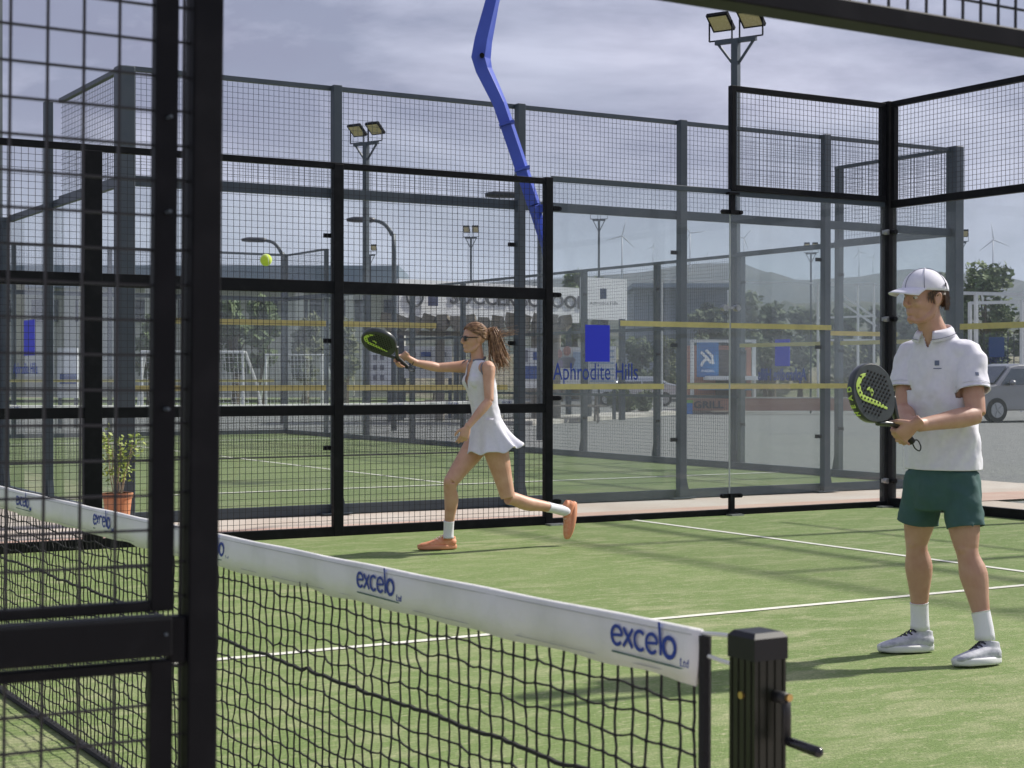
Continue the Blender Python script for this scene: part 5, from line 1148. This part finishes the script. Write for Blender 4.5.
# front leg (his/her right, image left) and trailing left leg
kF = at(450.5, 482, D0-.12); aF = at(448.5, 533, D0-.04); kB = at(508, 497.5, D0-.05); aB = at(562.5, 510.5, D0+.28)
hF, hB = hr, hl
q.tube([hF+Z_*.03, hF+(kF-hF)*.25, hF+(kF-hF)*.65, kF], [.088, .090, .070, .054], n=20, sub=3)
q.tube([kF, kF+(aF-kF)*.15, kF+(aF-kF)*.35-Fw*.014, kF+(aF-kF)*.65-Fw*.006, aF], [.052, .048, .053, .040, .033], n=20, sub=3)
q.tube([hB+Z_*.03, hB+(kB-hB)*.25, hB+(kB-hB)*.65, kB], [.088, .092, .070, .054], n=20, sub=3)
q.tube([kB, kB+(aB-kB)*.12, kB+(aB-kB)*.34+Z_*-.012, kB+(aB-kB)*.66, aB], [.053, .050, .053, .040, .033], n=20, sub=3)
q.ell(kF+fromimg(-.018, -.02, 0), cr, fw, cu, .034, .034, .042, 12, 8)
wb = body(wo, q, SKIN2, voxel=.0045)
mouth2 = Pw(.086, 0, -.060)
paint(wb, LIP, lambda c: abs((c-mouth2).dot(Uhw)) < .009 and abs((c-mouth2).dot(Lhw)) < .02 and (c-mouth2).dot(Fhw) > -.014)
eyes(wo, Pw, Lhw, Fhw, Uhw, .93)
# sunglasses
q = MB()
for s_ in (-1, 1):
    c = Pw(.088, s_*.033, .002); q.ell(c, Lhw, Fhw, Uhw, .031, .007, .022, 18, 8); q.tube([Pw(.084, s_*.060, .010), Pw(.05, s_*.076, .008), Pw(-.01, s_*.079, .006), Pw(-.022, s_*.079, -.008)], [.0045, .004, .003, .002], n=6, sub=2)
q.tube([Pw(.090, -.062, .014), Pw(.093, -.03, .018), Pw(.094, 0, .012), Pw(.093, .03, .018), Pw(.090, .062, .014)], .0035, n=6, sub=2)
obj('sunglasses', q, mat('black_gloss', (.01, .01, .01), .12), wo, smooth=True)
# hair: cap of combed strands plus a pony tail
def hairpt(az, el, r=1.0):
    return Pw(math.cos(az)*math.cos(el)*.106*r-.014, math.sin(az)*math.cos(el)*.082*r, .032+math.sin(el)*.096*r)
q = MB(); V = []; nu, nv = 40, 14; 
for j in range(nv+1):
    for i in range(nu):
        az = 2*math.pi*i/nu; lo = .62*max(0, math.cos(az))**1.1 - .55*max(0, -math.cos(az))**.7 - .10*abs(math.sin(az)); el = lo+(math.pi/2-lo)*j/nv; V.append(hairpt(az, el, 1.01))
q.add(V, [(j*nu+i, j*nu+(i+1) % nu, (j+1)*nu+(i+1) % nu, (j+1)*nu+i) for j in range(nv) for i in range(nu)])
tie = Pw(-.112, 0, .020)
for i in range(420):
    az = random.uniform(-math.pi, math.pi); lo = .60*max(0, math.cos(az))**1.1 - .58*max(0, -math.cos(az))**.7 - .12*abs(math.sin(az)); el = lo+random.uniform(0, 1)**1.5*(1.45-lo); p = [hairpt(az, el, 1.02)]
    d0 = p[0]-Pw(-.014, 0, .03); d1 = tie-Pw(-.014, 0, .03); 
    for t_ in (.25, .5, .75, .95):
        d = d0.lerp(d1, t_); rr = d0.length*(1-t_)+d1.length*t_; p.append(Pw(-.014, 0, .03)+d.normalized()*rr*1.012)
    q.tube(p, [.002, .0026, .0026, .0026, .002], n=4)
hair = obj('hair', q, HAIRL, wo, smooth=True)
q = MB()
for i in range(300):
    r_ = random.random(); z0 = tie+Vector((random.gauss(0, .011), random.gauss(0, .011), random.gauss(0, .013)))
    sp1 = random.gauss(0, .75); sp2 = random.gauss(0, 1)
    pts = [z0, z0+fromimg(.035+.008*sp1, .006*sp2, .022+.010*sp1)]
    pts.append(z0+fromimg(.062+.020*sp1, .018*sp2, -.045+.02*sp2)); pts.append(z0+fromimg(.080+.030*sp1, .028*sp2, -.125+.02*sp2)); pts.append(z0+fromimg(.095+.042*sp1+.03*r_, .035*sp2, -.20+.035*sp2))
    q.tube(pts, [.0035, .004, .0038, .003, .0008], n=4, sub=2)
for i in range(14):
    z0 = tie+fromimg(.02, 0, random.uniform(-.03, .03)); q.tube([z0, z0+fromimg(.07, random.gauss(0, .02), random.uniform(-.01, .02)), z0+fromimg(.16+random.uniform(0, .07), random.gauss(0, .03), random.uniform(-.01, .06))], [.002, .0018, .0006], n=4, sub=3)
obj('ponytail', q, HAIRL, hair, smooth=True); q = MB(); q.tube(ring(tie+fromimg(.012, 0, .004), fromimg(1, 0, .3).normalized(), .017), .007, n=8, cap=False); obj('hair_tie', q, INK, hair)
# dress
def foldd(c): return .005*mn.noise(Vector((c.x*12, c.y*12, c.z*7)))+.0065*mn.noise(Vector((c.x*26, c.y*26, c.z*14)))
dressp = [(([at(487, 432, D0), at(487, 424, D0), at(485.5, 411, D0), at(483, 396, D0), at(480, 381, D0), at(478.2, 370, D0), at(477.2, 363, D0), at(477, 359, D0)], [(.150, .115), (.148, .110), (.120, .094), (.130, .098), (.143, .108), (.126, .086), (.085, .068), (.062, .060)]), dict(ref=Lw, n=32, sub=3)),
          (([ts[5]+Fw*.05+Lw*.055-Z_*.06, ts[5]+Fw*.062+Lw*.055, ts[5]+Fw*.05+Lw*.055+Z_*.06], [.03, .056, .03]), dict(n=16, sub=3)), (([ts[5]+Fw*.05-Lw*.055-Z_*.06, ts[5]+Fw*.062-Lw*.055, ts[5]+Fw*.05-Lw*.055+Z_*.06], [.03, .056, .03]), dict(n=16, sub=3))]
def dcut(c):
    v = c-at(477, 363, D0); l = v.dot(Lw); f = v.dot(Fw); z = v.z
    if f > 0 and z > -.20 and abs(l+.004) < .004+.034*max(0, (z+.20)/.20): return True
    return False
dress = cloth('tennis_dress', dressp, WHITEF, wo, voxel=.005, openings=[(at(487, 430, D0), -Z_, .3, 0), (at(477, 360.5, D0), Z_, .1, 0), (sL+(sL-ts[6]).normalized()*-.004, ((sL-ts[6]).normalized()+Z_*.2).normalized(), .085, 0, .1), (sR-(sR-ts[6]).normalized()*.004, ((sR-ts[6]).normalized()+Z_*.2).normalized(), .085, 0, .1)], disp=foldd, cut=dcut, thick=.003)
q = MB(); V = []; n = 96; rows = [(at(486.5, 418, D0), .134, .102, 0), (at(487.5, 427, D0), .152, .116, .1), (at(489, 437, D0), .180, .140, .45), (at(490.5, 446, D0), .210, .168, .8), (at(491.5, 452.5, D0), .235, .190, 1.0)]
for (c, a_, b_, wv) in rows:
    for i in range(n):
        t_ = 2*math.pi*i/n; k = 1+wv*(.045*math.sin(9*t_+.6)+.035*math.sin(14*t_+2)+.02*math.sin(5*t_)); V.append(c+Lw*(a_*k*math.cos(t_))+Fw*(b_*k*math.sin(t_))+Z_*(wv*.014*math.sin(9*t_+1.6)))
# trailing side of the hem swings up to the right
for i in range(len(V)):
    v = V[i]-rows[4][0]; sx_ = v.dot(cr); r_ = i//n
    V[i] = V[i]+Z_*(.10*max(0, sx_)*r_*.8)+cr*(.01*r_*(1 if sx_ > 0 else -.2))
q.add(V, [(r*n+i, r*n+(i+1) % n, (r+1)*n+(i+1) % n, (r+1)*n+i) for r in range(4) for i in range(n)])
sk = obj('skirt', q, WHITEF, dress, smooth=True); s1 = sk.modifiers.new('s', 'SUBSURF'); s1.levels = s1.render_levels = 2; s1 = sk.modifiers.new('t', 'SOLIDIFY'); s1.thickness = .003
q = MB(); cn = at(477.2, 361, D0); n = 30
q.tube([cn+Fw*(.064*math.cos(a))+Lw*(.066*math.sin(a))+Z_*(.012-.014*math.cos(a)) for a in np.linspace(.5, 2*math.pi-.5, n)], [(.003, .012)]*n, ref=Vector((1, 0, 0)), n=6)
for (s0, c_) in ((sL, ts[6]), (sR, ts[6])): d_ = ((s0-c_).normalized()+Z_*.2).normalized(); q.tube(ring(s0-d_*.006-Z_*.006, d_, .061), .0045, n=6, cap=False)
obj('grey_trim', q, TRIM, dress)
q = MB(); q.tube(ring(wR2+(wR2-eR).normalized()*.006, (wR2-eR).normalized(), .0265), .004, n=6, cap=False); obj('wristband', q, INK, wo)
# socks and shoes
ORG = mat('orange_shoe_mesh', (.72, .27, .13), .6, noise=(30, (.80, .40, .24), .4, .7), bump=(260, .3, .001)); ORS = mat('orange_sole', (.70, .30, .16), .6)
q = MB(); q.tube([aF-Z_*.04, aF, aF+(kF-aF)*.20, aF+(kF-aF)*.24, aF+(kF-aF)*.245], [.040, .038, .039, .041, .034], n=18, sub=2); obj('sock', q, SOCK, wo, smooth=True)
q = MB(); d_ = (aB-kB).normalized(); q.tube([aB+d_*.05, aB+d_*.02, aB, aB-d_*.12, aB-d_*.15, aB-d_*.153], [.036, .038, .038, .038, .041, .034], n=18, sub=2); obj('sock', q, SOCK, wo, smooth=True)
he = ground(457, 549.5); to = ground(417.5, 550.5); shoe(wo, he, to, at(449, 537, D0), ORG, ORS, lace=mat('pale_laces', (.7, .5, .42), .7), width=.042)
he = at(577, 502, D0+.36); to = at(569.5, 540, D0+.30); shoe(wo, he, to, at(560, 512, D0+.28), ORG, ORS, lace=mat('pale_laces', (.7, .5, .42), .7), width=.042)
racket('dark green padel racket in the outstretched hand of the running woman', bt, Aw, nfw)

# ------------------------------------------------------------------ air
q = MB(); q.box((-5200, -5200, -1.2), (5200, 5200, 420))
hm = bpy.data.materials.new('haze_air'); hm.use_nodes = True; hn = hm.node_tree; hn.nodes.clear()
ho = hn.nodes.new('ShaderNodeOutputMaterial'); pv = hn.nodes.new('ShaderNodeVolumePrincipled'); pv.inputs['Density'].default_value = .00013; pv.inputs['Color'].default_value = (.72, .82, .97, 1); pv.inputs['Anisotropy'].default_value = .2
hn.links.new(pv.outputs[0], ho.inputs['Volume'])
tag(obj('haze', q, hm), kind='stuff')
